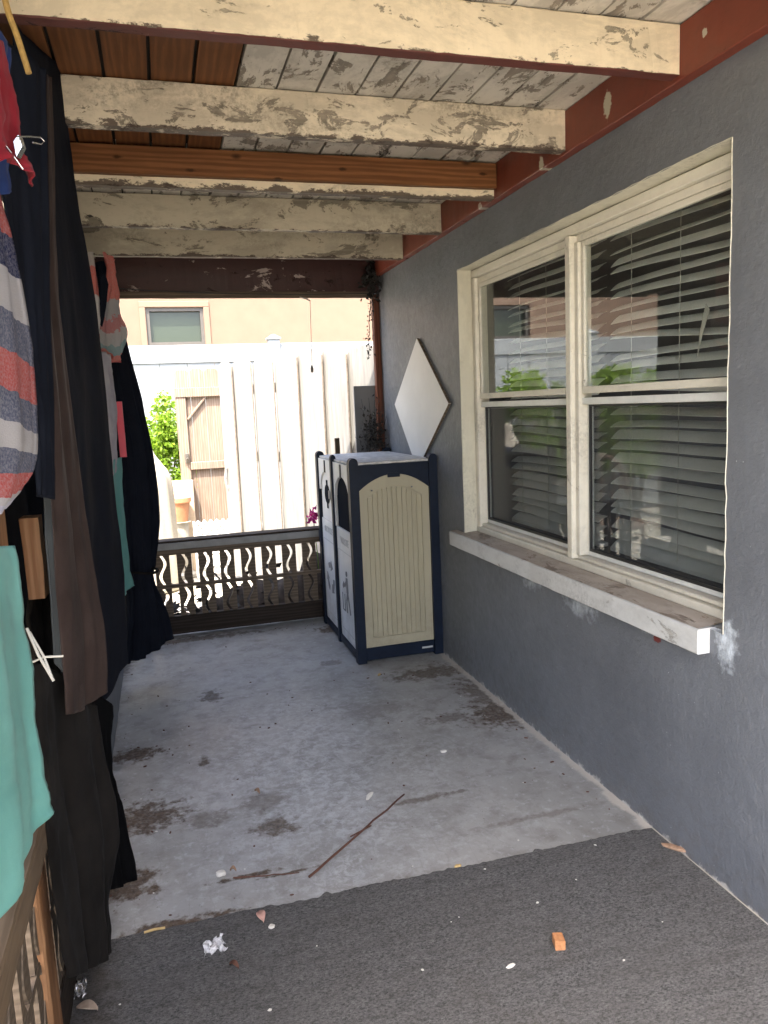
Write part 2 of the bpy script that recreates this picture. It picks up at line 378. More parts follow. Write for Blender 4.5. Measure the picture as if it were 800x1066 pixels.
def glass(name, tint=(.94, .96, .95), ior=1.55, r=.0):
    m = NT(name); t = m.t
    tr = m.n.new('ShaderNodeBsdfTransparent'); m.put(tr.inputs[0], tint)
    gl = m.n.new('ShaderNodeBsdfGlossy'); gl.inputs['Roughness'].default_value = r
    g = m.n.new('ShaderNodeNewGeometry'); d = m.n.new('ShaderNodeVectorMath'); d.operation = 'DOT_PRODUCT'
    m.L(g.outputs['Normal'], d.inputs[0]); m.L(g.outputs['Incoming'], d.inputs[1])
    c1 = m.math('SUBTRACT', 1., m.math('ABSOLUTE', d.outputs['Value']))
    fr = m.math('ADD', .05, m.math('MULTIPLY', m.math('POWER', c1, 4.5), .95))
    mx = m.n.new('ShaderNodeMixShader'); m.L(fr, mx.inputs[0])
    m.L(tr.outputs[0], mx.inputs[1]); m.L(gl.outputs[0], mx.inputs[2])
    m.L(mx.outputs[0], m.n['Material Output'].inputs[0]); return m.m
M['glass'] = glass('window_glass')
def screen():
    m = NT('insect_screen')
    m.col((.06, .06, .06)).rough(.8)
    tr = m.n.new('ShaderNodeBsdfTransparent')
    mx = m.n.new('ShaderNodeMixShader'); mx.inputs[0].default_value = .20
    m.L(tr.outputs[0], mx.inputs[1]); m.L(m.b.outputs[0], mx.inputs[2])
    m.L(mx.outputs[0], m.n['Material Output'].inputs[0]); return m.m
M['screen'] = screen()
def film():
    m = NT('clear_plastic_film')
    m.col((.75, .75, .75)).rough(.15)
    tr = m.n.new('ShaderNodeBsdfTransparent')
    mx = m.n.new('ShaderNodeMixShader'); m.put(mx.inputs[0], m.rng(m.noise(60, 4), .35, .65, .25, .9))
    m.L(tr.outputs[0], mx.inputs[1]); m.L(m.b.outputs[0], mx.inputs[2])
    m.L(mx.outputs[0], m.n['Material Output'].inputs[0]); return m.m
M['film'] = film()
M['foil'] = plain('crumpled_foil', (.7, .68, .66), .25, .3, 40, .3, .9)
def lattice_mat():
    return plain('white_lattice', (.72, .71, .68), .5, .05)
M['lattice'] = lattice_mat()
M['far_glass'] = NT('neighbour_window_glass').col((.035, .045, .03)).rough(.06).m
M['room'] = plain('dim_room_wall', (.16, .155, .15), .9, .1, 3)
M['sill_top'] = old_paint('dirty_sill', (.46, .40, .33), (.33, .26, .20), .75, 'Y', (.12, .09, .07), .8)
M['sill_face'] = old_paint('white_sill_face', (.60, .60, .57), (.44, .42, .37), .12, 'Y', (.3, .27, .22), .5)

# ------------------------------------------------------------------ object kit
BASE = {}
def thing(name, label, cat, loc, group=None, kind=None):
    o = bpy.data.objects.new(name, None); C.objects.link(o); o.location = loc
    o.empty_display_size = .1
    BASE[o.name] = Vector(loc); tag(o, label, cat, group, kind); return o
def tag(o, label=None, cat=None, group=None, kind=None):
    if label: o['label'] = label
    if cat: o['category'] = cat
    if group: o['group'] = group
    if kind: o['kind'] = kind
    return o
def obj(name, bm, mats, parent=None, smooth=False, origin=None):
    me = bpy.data.meshes.new(name)
    if parent is not None: base = BASE[parent.name]
    elif origin is not None: base = Vector(origin)
    else:
        bb = [v.co for v in bm.verts]
        base = Vector(((min(v.x for v in bb)+max(v.x for v in bb))/2, (min(v.y for v in bb)+max(v.y for v in bb))/2, min(v.z for v in bb)))
    bmesh.ops.translate(bm, verts=bm.verts, vec=-base)
    bmesh.ops.recalc_face_normals(bm, faces=bm.faces)
    if smooth:
        for f in bm.faces: f.smooth = True
    bm.to_mesh(me); bm.free()
    for mm in (mats if isinstance(mats, (list, tuple)) else [mats]): me.materials.append(mm)
    o = bpy.data.objects.new(name, me); C.objects.link(o)
    if parent is None: o.location = base
    else: o.parent = parent
    BASE[o.name] = base
    return o
def box(bm, x0, x1, y0, y1, z0, z1, bev=0., mi=0):
    r = bmesh.ops.create_cube(bm, size=1)
    vs = r['verts']
    for v in vs:
        v.co = Vector((x0+(v.co.x+.5)*(x1-x0), y0+(v.co.y+.5)*(y1-y0), z0+(v.co.z+.5)*(z1-z0)))
    fs = {f for v in vs for f in v.link_faces}
    for f in fs: f.material_index = mi
    if bev > 0:
        es = list({e for v in vs for e in v.link_edges})
        bmesh.ops.bevel(bm, geom=es, offset=bev, segments=1, affect='EDGES', profile=.5)
    return bm
def rbox(bm, x0, x1, y0, y1, z0, z1, n=30, jit=.002, axis=0, mi=0, seed=0.):
    """board with slightly uneven arrises, cut along one axis"""
    lo, hi = [x0, y0, z0], [x1, y1, z1]
    a, b = [i for i in range(3) if i != axis]
    rings = []
    bev = min(hi[a]-lo[a], hi[b]-lo[b])*.06
    prof = [(lo[a]+bev, lo[b]), (hi[a]-bev, lo[b]), (hi[a], lo[b]+bev), (hi[a], hi[b]-bev), (hi[a]-bev, hi[b]), (lo[a]+bev, hi[b]), (lo[a], hi[b]-bev), (lo[a], lo[b]+bev)]
    for i in range(n+1):
        t = lo[axis]+(hi[axis]-lo[axis])*i/n; ring = []
        for k, (pa, pb) in enumerate(prof):
            p = [0, 0, 0]; p[axis] = t; p[a] = pa; p[b] = pb
            q = Vector(p)*9+Vector((seed, k//2*7.3, 0))
            p[a] += mnoise.noise(q)*jit+mnoise.noise(q*4)*jit*.6
            p[b] += mnoise.noise(q+Vector((31, 5, 9)))*jit+mnoise.noise(q*5+Vector((3, 1, 4)))*jit*.6
            ring.append(bm.verts.new(p))
        rings.append(ring)
    for i in range(n):
        for k in range(8):
            f = bm.faces.new((rings[i][k], rings[i][(k+1) % 8], rings[i+1][(k+1) % 8], rings[i+1][k])); f.material_index = mi
    bm.faces.new(rings[0]).material_index = mi; bm.faces.new(rings[-1]).material_index = mi
    return bm
def tube(bm, pts, r, seg=6, taper=None):
    pts = [Vector(p) for p in pts]; rings = []
    up = Vector((.13, .21, 1)).normalized()
    for i, p in enumerate(pts):
        d = (pts[min(i+1, len(pts)-1)]-pts[max(i-1, 0)]).normalized()
        a = d.cross(up)
        if a.length < 1e-3: a = d.cross(Vector((1, 0, 0)))
        a.normalize(); b = d.cross(a)
        rr = r if taper is None else r+(taper-r)*i/(len(pts)-1)
        rings.append([bm.verts.new(p+a*math.cos(2*math.pi*k/seg)*rr+b*math.sin(2*math.pi*k/seg)*rr) for k in range(seg)])
    for i in range(len(rings)-1):
        for k in range(seg): bm.faces.new((rings[i][k], rings[i][(k+1) % seg], rings[i+1][(k+1) % seg], rings[i+1][k]))
    bm.faces.new(rings[0]); bm.faces.new(rings[-1][::-1])
    return bm
def prism(bm, pts, ext, mi=0):
    """closed planar outline (3D points) extruded by a vector"""
    ext = Vector(ext)
    a = [bm.verts.new(Vector(p)) for p in pts]; b = [bm.verts.new(Vector(p)+ext) for p in pts]
    n = len(pts)
    fs = [bm.faces.new(a), bm.faces.new(b[::-1])]
    for i in range(n): fs.append(bm.faces.new((a[i], b[i], b[(i+1) % n], a[(i+1) % n])))
    for f in fs: f.material_index = mi
    return bm
def lathe(bm, c, prof, seg=20):
    c = Vector(c); rings = []
    for r, z in prof: rings.append([bm.verts.new(c+Vector((r*math.cos(2*math.pi*k/seg), r*math.sin(2*math.pi*k/seg), z))) for k in range(seg)])
    for i in range(len(rings)-1):
        for k in range(seg): bm.faces.new((rings[i][k], rings[i][(k+1) % seg], rings[i+1][(k+1) % seg], rings[i+1][k]))
    bm.faces.new(rings[0][::-1]); bm.faces.new(rings[-1])
    return bm
def catmull(P, n):
    P = np.array(P, float); m = len(P); out = []
    for i in range(n):
        t = i/(n-1)*(m-1); k = min(int(t), m-2); f = t-k
        p0, p1, p2, p3 = P[max(k-1, 0)], P[k], P[k+1], P[min(k+2, m-1)]
        out.append(.5*((2*p1)+(-p0+p2)*f+(2*p0-5*p1+4*p2-p3)*f*f+(-p0+3*p1-3*p2+p3)*f**3))
    return np.array(out)
def cloth(name, rows, mat, parent=None, nu=40, nv=60, folds=5, amp=.015, thick=.003, seed=0., amp_top=.3, skew=0.):
    """hanging fabric: rows of control points top to bottom, folds pushed along the surface normal"""
    G = np.array([catmull([tuple(p) for p in r], nu) for r in rows])
    G = np.stack([catmull(G[:, j], nv) for j in range(nu)], axis=1)
    du = np.gradient(G, axis=1); dv = np.gradient(G, axis=0)
    N = np.cross(du, dv); N /= (np.linalg.norm(N, axis=2, keepdims=True)+1e-9)
    bm = bmesh.new(); uvl = bm.loops.layers.uv.new('UVMap'); V = []
    for i in range(nv):
        row = []; v = i/(nv-1)
        for j in range(nu):
            u = j/(nu-1)
            ph = 2*math.pi*folds*(u+skew*v)+seed+1.3*mnoise.noise(Vector((u*2, v*1.5, seed)))
            h = (math.sin(ph)+.45*math.sin(2.3*ph+1.1+v*2))*amp*(amp_top+(1-amp_top)*v)
            h += mnoise.noise(Vector((u*5, v*7, seed+3)))*amp*.7
            h += (abs(mnoise.noise(Vector((u*9+v*4, v*11-u*3, seed+13))))-.2)*amp*.55+mnoise.noise(Vector((u*22, v*30, seed)))*amp*.12
            row.append(bm.verts.new(Vector(G[i, j]+N[i, j]*h)))
        V.append(row)
    for i in range(nv-1):
        for j in range(nu-1):
            f = bm.faces.new((V[i][j], V[i][j+1], V[i+1][j+1], V[i+1][j]))
            for l, (a, b) in zip(f.loops, ((i, j), (i, j+1), (i+1, j+1), (i+1, j))): l[uvl].uv = (b/(nu-1), a/(nv-1))
    o = obj(name, bm, mat, parent, True)
    sm = o.modifiers.new('thickness', 'SOLIDIFY'); sm.thickness = thick; sm.offset = 0
    return o

W = 1.49          # inner face of the house wall
YE = 5.05         # far end of the porch
XL = -.30         # inner face of the left railing
# ------------------------------------------------------------------ the setting
bm = bmesh.new(); bmesh.ops.create_grid(bm, x_segments=2, y_segments=2, size=150)
bmesh.ops.translate(bm, verts=bm.verts, vec=(0, 20, -.12))
tag(obj('ground', bm, M['ground'], origin=(0, 0, -.12)), 'sunlit sandy yard ground with sparse grass around the porch', 'ground', None, 'structure')
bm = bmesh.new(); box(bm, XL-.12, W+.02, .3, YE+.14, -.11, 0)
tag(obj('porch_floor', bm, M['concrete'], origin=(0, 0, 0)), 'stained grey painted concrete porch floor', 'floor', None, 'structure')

# carpet with a slightly ragged far edge
bm = bmesh.new(); n = 420; rows = []
e0, e1 = at(118, 978, Z=0), at(676, 862, Z=0)
for i in range(n+1):
    x = XL-.11+(W-.012-XL+.11)*i/n
    t = (x-e0.x)/(e1.x-e0.x)
    y = e0.y+(e1.y-e0.y)*t+mnoise.noise(Vector((x*5, 1, 0)))*.012+mnoise.noise(Vector((x*60, 2, 0)))*.005+max(0, mnoise.noise(Vector((x*23, 7, 0)))-.2)*.03
    rows.append([bm.verts.new((x, .95, .007)), bm.verts.new((x, y-.01, .007)), bm.verts.new((x, y, .001))])
for i in range(n):
    for k in range(2): bm.faces.new((rows[i][k], rows[i+1][k], rows[i+1][k+1], rows[i][k+1]))
tag(obj('carpet', bm, M['carpet']), 'charcoal grey outdoor carpet covering the near end of the porch floor', 'carpet')

# ------------------------------------------------------------------ the house: wall, window, room behind
house = thing('house', 'dark grey stucco house with a cream double window, along the right side of porch', 'house', (W+.1, 2, 0))
oy0, oy1, oz0, oz1 = 1.745, 3.655, .765, 2.10
bm = bmesh.new()
# front face built as a fine grid with the opening left out, arrises wobbling a little
ys = sorted(set([-3.5, -2, -1, 0, .8, 1.3]+[oy0+(oy1-oy0)*i/48 for i in range(49)]+[4, 4.3, 4.6, 4.9, 5.075]))
zs = sorted(set([-.12, 0, .25, .5]+[oz0+(oz1-oz0)*i/34 for i in range(35)]+[2.2, 2.305, 2.6]))
def wob(y, z):
    k = Vector((y*7, z*7, 2)); s = Vector((y*38, z*38, 5))
    return (mnoise.noise(k)*.004+mnoise.noise(s)*.0016, mnoise.noise(k+Vector((9, 4, 1)))*.004+mnoise.noise(s+Vector((2, 7, 1)))*.0016)
vg = {}
def gv(y, z):
    if (y, z) not in vg:
        on = (abs(y-oy0) < 1e-6 or abs(y-oy1) < 1e-6) and oz0-1e-6 <= z <= oz1+1e-6 or (abs(z-oz1) < 1e-6 and oy0-1e-6 <= y <= oy1+1e-6)
        a, b = wob(y, z) if on else (0, 0)
        vg[(y, z)] = bm.verts.new((W+mnoise.noise(Vector((y*1.5, z*1.5, 0)))*.004*(0 if on else 1), y+a, z+b))
    return vg[(y, z)]
edge_pts = []
for i in range(len(ys)-1):
    for j in range(len(zs)-1):
        ym, zm = (ys[i]+ys[i+1])/2, (zs[j]+zs[j+1])/2
        if oy0 < ym < oy1 and oz0 < zm < oz1: continue
        bm.faces.new((gv(ys[i], zs[j]), gv(ys[i+1], zs[j]), gv(ys[i+1], zs[j+1]), gv(ys[i], zs[j+1])))
oys = [y for y in ys if oy0-1e-6 <= y <= oy1+1e-6]; ozs = [z for z in zs if oz0-1e-6 <= z <= oz1+1e-6]
top = [gv(y, oz1).co.copy() for y in oys]; far = [gv(oy1, z).co.copy() for z in ozs]; near = [gv(oy0, z).co.copy() for z in ozs]
# the rest of the house body: far end wall, near end, roof slab
wall = obj('wall', bm, M['stucco'], house)
bm = bmesh.new()
box(bm, W+.004, 6.5, 5.0, 5.075, -.12, 2.6); box(bm, W+.004, 6.5, -3.5, -3.4, -.12, 2.6)
for a, b, c, d in ((-3.4, 5.0, -.12, .9), (-3.4, 5.0, 2.0, 2.6), (-3.4, 3.6, .9, 2.0), (4.4, 5.0, .9, 2.0)): box(bm, 5.4, 5.5, a, b, c, d)
box(bm, 1.9, 5.4, -3.4, 5.0, -.1, -.02); box(bm, 1.72, 5.4, -3.4, 5.0, 2.45, 2.5)
for a, b, c, d in ((-3.4, 1.6, -.1, 2.45), (3.8, 5.0, -.1, 2.45), (1.6, 3.8, -.1, .70), (1.6, 3.8, 2.16, 2.45)): box(bm, 1.64, 1.70, a, b, c, d)
obj('inner_walls', bm, M['room'], house)
bm = bmesh.new(); box(bm, W-.01, 6.9, -3.8, 5.4, 2.605, 2.75)
obj('roof', bm, M['roof'], house)
DR = .105
bm = bmesh.new()
def strip(line, dx):
    a = [bm.verts.new(p) for p in line]; b = [bm.verts.new(p+Vector((dx, 0, 0))) for p in line]
    for i in range(len(a)-1): bm.faces.new((a[i], a[i+1], b[i+1], b[i]))
strip(top, DR); strip(far, DR); strip(near, DR)
# narrow rolled paint edge round the opening
for line, n2 in ((top, Vector((0, 0, 1))), (far, Vector((0, 1, 0))), (near, Vector((0, -1, 0)))):
    prof = [[bm.verts.new(p+Vector((dx, 0, 0))+n2*(w+max(0, mnoise.noise(p*22))*.007)) for p in line] for dx, w in ((-.0004, -.0003), (-.0022, .0006), (-.002, .0016), (.0005, .0026))]
    for k in range(3):
        for i in range(len(line)-1): bm.faces.new((prof[k][i], prof[k][i+1], prof[k+1][i+1], prof[k+1][i]))
obj('window_reveal', bm, M['reveal'], house)
bm = bmesh.new()
rbox(bm, W-.042, W+.02, 1.80, 3.775, .692, .768, 60, .002, 1, 0, 3)
box(bm, W+.021, W+.07, 1.747, 3.653, .70, .766)
sill = obj('window_sill', bm, M['sill_face'], house)
bm = bmesh.new(); n = 60; vs = []
for i in range(n+1):
    y = 1.805+(3.765-1.805)*i/n
    vs.append([bm.verts.new((x, y, z+mnoise.noise(Vector((y*16, x*40, 0)))*.0018)) for x, z in ((W-.038, .7695), (W, .7725), (W+.05, .776), (W+.12, .779))])
for i in range(n):
    for k in range(3): bm.faces.new((vs[i][k], vs[i][k+1], vs[i+1][k+1], vs[i+1][k]))
obj('sill_top', bm, M['sill_top'], sill)

XF = W+.068      # outer face of the frame
ym0, ym1 = 2.640, 2.735
bm = bmesh.new()
box(bm, XF, XF+.07, oy0+.006, oy1-.006, 2.060, 2.096, .003)
box(bm, XF+.02, XF+.072, oy0+.006, oy1-.006, 2.030, 2.058, .002)
box(bm, XF, XF+.07, 3.612, oy1-.006, .785, 2.058, .003)
box(bm, XF, XF+.07, oy0+.006, 1.786, .785, 2.058, .003)
box(bm, XF-.004, XF+.07, oy0+.006, oy1-.006, .777, .806, .003)
box(bm, XF+.012, XF+.072, oy0+.006, oy1-.006, .808, .822, .002)
win = obj('window', bm, M['alu'], house)
bm = bmesh.new()
box(bm, XF-.012, XF+.066, ym0+.028, ym1-.028, .808, 2.056, .004)
box(bm, XF+.006, XF+.064, ym0, ym0+.026, .824, 2.028, .002)
box(bm, XF+.006, XF+.064, ym1-.026, ym1, .824, 2.028, .002)
obj('mullion', bm, M['alu'], win)
def sash(y0, y1, name, up):
    bm = bmesh.new(); x0, x1 = (XF+.018, XF+.036) if up else (XF+.042, XF+.060)
    z0, z1 = (1.462, 2.028) if up else (.824, 1.452)
    t = .020
    box(bm, x0, x1, y0, y0+t, z0, z1, .002); box(bm, x0, x1, y1-t, y1, z0, z1, .002)
    box(bm, x0, x1, y0+t, y1-t, z1-t, z1, .002); box(bm, x0-.008, x1, y0+t, y1-t, z0, z0+.026, .002)
    if not up:
        bm.free(); bm = bmesh.new()
        box(bm, x0, x1, y0, y0+t, z0, z1-.03, .002); box(bm, x0, x1, y1-t, y1, z0, z1-.03, .002)
        box(bm, x0, x1, y0+t, y1-t, z0, z0+t, .002); box(bm, XF+.020, x1, y0, y1, 1.420, 1.446, .002)
    o = obj(name, bm, M['alu_white'] if not up else M['alu'], win)
    bm = bmesh.new(); box(bm, x0+.008, x0+.011, y0+t*.7, y1-t*.7, z0+.014, z1-t*.7)
    obj('pane', bm, M['glass'], win)
    if not up:
        bm = bmesh.new()
        for a, b, c, d in ((y0+t, y0+t+.008, z0+t, 1.419), (y1-t-.008, y1-t, z0+t, 1.419), (y0+t+.008, y1-t-.008, z0+t, z0+t+.010), (y0+t+.008, y1-t-.008, 1.411, 1.419)):
            box(bm, x0-.006, x0+.004, a, b, c, d)
        obj('gasket', bm, M['gasket'], win)
        bm = bmesh.new(); box(bm, x0-.0035, x0-.002, y0+t+.009, y1-t-.009, z0+t+.011, 1.410)
        obj('insect_screen', bm, M['screen'], win)
for y0, y1 in ((1.788, ym0-.002), (ym1+.002, 3.610)):
    sash(y0, y1, 'upper_sash', True); sash(y0, y1, 'lower_sash', False)

def blind(y0, y1, label, tilt, seed):
    t = thing('window_blind', label, 'blind', (1.73, (y0+y1)/2, .85), 'blinds behind the double window')
    rr = random.Random(seed)
    bm = bmesh.new(); box(bm, 1.715, 1.765, y0, y1, 2.075, 2.13, .003); obj('head_rail', bm, M['slat'], t)
    bm = bmesh.new(); z = 2.045; k = 0
    while z > .84:
        a = R(tilt+rr.gauss(0, 4.5)); dz = rr.uniform(-.005, .005); sl = rr.gauss(0, .009)+(.05 if k == 9 and seed == 3 else 0)
        dx = .025*math.cos(a); hz = .025*math.sin(a); prof = []
        for s, b in ((-1, 0), (-.33, .0025), (.33, .0025), (1, 0)):
            prof.append((1.735+s*dx, s*hz+b))
        for sgn in (0,):
            rows = []
            for i in range(9):
                u = i/8; y = y0+.005+(y1-y0-.01)*u
                sag = -.003*math.sin(math.pi*u*2)+sl*(u-.5)
                rows.append([[bm.verts.new((x, y, z+dz+h+sag+d)) for x, h in prof] for d in (0, -.0022)])
            for i in range(8):
                for q in range(3):
                    bm.faces.new((rows[i][0][q], rows[i][0][q+1], rows[i+1][0][q+1], rows[i+1][0][q]))
                    bm.faces.new((rows[i][1][q], rows[i+1][1][q], rows[i+1][1][q+1], rows[i][1][q+1]))
                for q in (0, 3): bm.faces.new((rows[i][0][q], rows[i+1][0][q], rows[i+1][1][q], rows[i][1][q]))
        z -= .044; k += 1
    obj('slats', bm, M['slat'], t)
    bm = bmesh.new()
    for u in (.18, .5, .82):
        y = y0+(y1-y0)*u; tube(bm, [(1.706, y, 2.08), (1.705, y, .86)], .0013, 5)
    obj('ladder_cord', bm, M['cord'], t)
    if seed == 3:
        bm = bmesh.new(); q = [at(735, 316, X=1.702), at(739, 322, X=1.702), at(731, 350, X=1.700), at(726, 372, X=1.698), at(729, 345, X=1.700)]
        prism(bm, q, (.0025, 0, 0)); obj('bent_slat', bm, M['cord'], t)
    bm = bmesh.new(); box(bm, 1.713, 1.757, y0, y1, .828, .845, .002); obj('bottom_rail', bm, M['slat'], t)
blind(1.80, 2.66, 'horizontal blind with a bent slat behind the nearer right-hand window panes', 33, 3)
blind(2.74, 3.56, 'horizontal blind behind the farther left-hand window panes', 30, 5)

# ------------------------------------------------------------------ porch roof, beams, ledger
roof = thing('porch_roof', 'plank porch ceiling, cream painted boards with bare brown boards at the left', 'roof', (.6, 2, 2.44))
ZB = 2.445
bm1, bm2 = bmesh.new(), bmesh.new()
xb = W-.03; k = 0
BAYS = [(.13, .65), (.70, 1.28), (1.30, 1.915), (1.94, 2.53), (2.56, 3.12), (3.15, 3.76), (3.79, 4.39), (4.42, 5.0)]
bare_until = {3: at(240, 75, Z=ZB).x, 4: at(222, 145, Z=ZB).x}
while xb > -.6:
    x0 = xb-.128
    for bi, (a, b) in enumerate(BAYS):
        xm = (x0+xb)/2
        bare = bi in bare_until and xm < bare_until[bi]
        g = .008 if bare else .006
        dz = rnd.uniform(0, .004)
        rbox(bm2 if bare else bm1, x0+g, xb-g*.3, a-.02, b+.02, ZB+dz, ZB+.02+dz, 10, .0012, 1, 0, rnd.uniform(0, 50))
    xb = x0; k += 1
obj('painted_boards', bm1, M['ceil_paint'], roof); obj('bare_boards', bm2, M['bare_board'], roof)
bm = bmesh.new(); box(bm, -.72, W+.0, .10, 5.16, ZB+.027, ZB+.05); obj('deck', bm, M['dark_gap'], roof)
bm = bmesh.new(); box(bm, -.75, W-.03, .06, 5.19, ZB+.052, ZB+.10); obj('roof_felt', bm, M['roof'], roof)

def beam(y, z0, z1, mats, label, under=None, th=.042, sister=None):
    t = thing('ceiling_beam', label, 'beam', (.6, y, z0), 'beams under the porch ceiling')
    bm = bmesh.new(); rbox(bm, XL-.08, W-.042, y, y+th, z0, z1, 90, .0022, 0, 0, y*10)
    if under:
        bm.faces.ensure_lookup_table(); bmesh.ops.recalc_face_normals(bm, faces=bm.faces)
        for f in bm.faces:
            if f.normal.z < -.4: f.material_index = 1
    obj('timber', bm, [M[mats]]+([M[under]] if under else []), t)
    if sister:
        bm = bmesh.new(); rbox(bm, XL-.08, W-.045, y-.034, y-.001, sister[0], sister[1], 90, .001, 0, 0, y)
        obj('sister_board', bm, M['brown_wood'], t)
beam(.66, 2.305, ZB-.002, 'cream_beam', 'cream painted ceiling beam overhead, nearest to the camera and out of frame')
beam(1.285, 2.305, ZB-.002, 'cream_beam', 'cream painted ceiling beam overhead before the first one seen', 'beam_under')
beam(1.905, 2.312, ZB-.002, 'cream_beam', 'broad cream painted ceiling beam with red underside at the top of the photo', 'beam_under')
beam(2.52, 2.308, ZB-.002, 'cream_beam_worn', 'flaking cream ceiling beam, second from the top of the photo')
beam(3.118, 2.300, ZB-.002, 'cream_beam', 'cream ceiling beam with a bare brown board nailed on its face', None, .042, (2.336, 2.436))
beam(3.75, 2.298, ZB-.002, 'grey_beam', 'dingy cream ceiling beam just behind the one with the brown board')
beam(4.385, 2.292, ZB-.002, 'grey_beam', 'dingy greyish ceiling beam nearest to the dark red header')
bm = bmesh.new(); rbox(bm, W-.040, W-.001, -2.2, 5.0, 2.300, ZB-.002, 160, .002, 1, 0, 2)
tag(obj('ledger_board', bm, M['red']), 'rust red ledger board running along the top of the grey wall', 'board')
hd = thing('header_beam', 'dark red chipped header beam across the far end of the porch', 'beam', (.6, YE, 2.17))
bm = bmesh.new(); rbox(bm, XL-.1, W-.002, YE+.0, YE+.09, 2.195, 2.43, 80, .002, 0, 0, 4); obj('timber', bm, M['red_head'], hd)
bm = bmesh.new(); rbox(bm, XL-.1, W-.045, YE-.014, YE-.001, 2.165, 2.205, 40, .0015, 0, 0, 8); obj('trim_strip', bm, M['rail_wood'], hd)
bm = bmesh.new(); rbox(bm, XL-.145, XL-.085, .10, YE-.002, 2.18, 2.443, 60, .002, 1, 0, 5)
tag(obj('side_beam', bm, M['rail_wood']), 'dark wooden beam along the left side behind the hanging curtains', 'beam')
bm = bmesh.new(); rbox(bm, W-.046, W-.003, YE+.004, YE+.05, .0, 2.19, 50, .0015, 2, 0, 5)
tag(obj('corner_post', bm, M['dark_post']), 'slim reddish brown post at the far end of the grey wall', 'post')

# ------------------------------------------------------------------ balustrades
def wavy(bm, p0, du, w0, w1, z0, z1, side, nrm, th, phase, flip):
    """one baluster half: straight edge on one side, S-cut on the other; du = unit along rail"""
    n = 14; pts = []
    for i in range(n+1):
        v = i/n; z = z0+(z1-z0)*v
        s =   .0165*math.sin(2*math.pi*(v*1.12-.06)+phase)*flip
        pts.append((w1+s, z))
    out = [(w0, z0)]+pts+[(w0, z1)]
    P = [Vector(p0)+Vector(du)*a+Vector((0, 0, z)) for a, z in out]
    prism(bm, P, Vector(nrm)*th)
def balustrade(name, label, p0, p1, nrm, cap, group, gap=None, wood='rail_wood', zc=(.586, .630), capw=.11, start=0.):
    p0, p1 = Vector(p0), Vector(p1); L = (p1-p0).length; du = (p1-p0)/L; nr = Vector(nrm)
    t = thing(name, label, 'railing', (p0+p1)/2, group)
    ax = 0 if abs(du.x) > .5 else 1
    def rail(nm, z0, z1, off, wd, m, n=40):
        a, b = p0+nr*off, p1+nr*(off+wd); bm = bmesh.new()
        rbox(bm, min(a.x, b.x), max(a.x, b.x), min(a.y, b.y), max(a.y, b.y), z0, z1, n, .0018, ax, 0, z0*30)
        return obj(nm, bm, m, t)
    rail('cap', zc[0], zc[1], -.035, capw, M[cap])
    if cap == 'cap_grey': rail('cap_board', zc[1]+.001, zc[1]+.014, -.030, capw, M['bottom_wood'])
    rail('top_rail', .545, zc[0]-.002, 0, .04, M[wood])
    rail('middle_rail', .325, .347, .004, .03, M[wood])
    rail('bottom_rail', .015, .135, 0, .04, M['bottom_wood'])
    s = start; pitch = .138; slot = .045
    while s < L-.02:
        for z0, z1, fl in ((.348, .544, -1), (.136, .324, -1)):
            bm = bmesh.new(); c = s+slot+(pitch-slot)/2
            wavy(bm, p0+nr*.006, du, s+slot, c-.0095, z0, z1, 0, nr, .022, 0, fl)
            obj('baluster', bm, M[wood], t)
            bm = bmesh.new()
            wavy(bm, p0+nr*.006, du, s+pitch, c+.0095, z0, z1, 1, nr, .022, 0, fl)
            obj('baluster', bm, M[wood], t)
        s += pitch
    return t
balustrade('porch_balustrade', 'grey capped balustrade of dark S-cut boards across the far end beside the bin', (XL+.0, YE+.01, 0), (W-.05, YE+.01, 0), (0, 1, 0), 'cap_grey', None, start=.02)
balustrade('porch_balustrade', 'brown capped balustrade under the teal cloth at the lower left corner', (XL-.02, .25, 0), (XL-.02, 1.58, 0), (-1, 0, 0), 'cap_brown', None, zc=(.585, .655), capw=.10)
balustrade('porch_balustrade', 'balustrade half hidden behind the black and brown curtains at the left', (XL-.02, 1.72, 0), (XL-.02, 3.14, 0), (-1, 0, 0), 'cap_brown', None, zc=(.585, .655), capw=.10)
bm = bmesh.new(); rbox(bm, XL-.105, XL-.015, 1.60, 1.70, 0, 2.198, 60, .0015, 2, 0, 9)
post = obj('porch_post', bm, M['post_wood']); tag(post, 'bare orange wooden post by the teal cloth at the left edge', 'post')
bm = bmesh.new(); rbox(bm, XL-.10, XL-.012, 3.16, 3.25, 0, 2.198, 60, .0015, 2, 0, 19)
tag(obj('porch_post', bm, M['dark_post']), 'dark red brown post beside the low grey kerb wall at the left', 'post')
bm = bmesh.new(); rbox(bm, XL-.10, XL-.012, YE-.0, YE+.006, 0, 2.16, 4, .001, 2, 0, 11); bm.free()
bm = bmesh.new(); rbox(bm, XL-.12, XL-.005, 3.26, YE-.002, 0, .33, 30, .003, 1, 0, 2)
tag(obj('low_wall', bm, M['grey_paint']), 'low grey painted wall along the left edge of the floor behind the curtains', 'wall')
b = at(36, 580, Y=1.86)
bm = bmesh.new(); rbox(bm, b.x-.02, b.x+.018, 1.84, 1.90, at(36, 622, Y=1.86).z, at(36, 538, Y=1.86).z, 8, .002, 2, 0, 1)
tag(obj('wood_block', bm, M['post_wood']), 'short wooden block fixed beside the orange post below the striped towel', 'block')

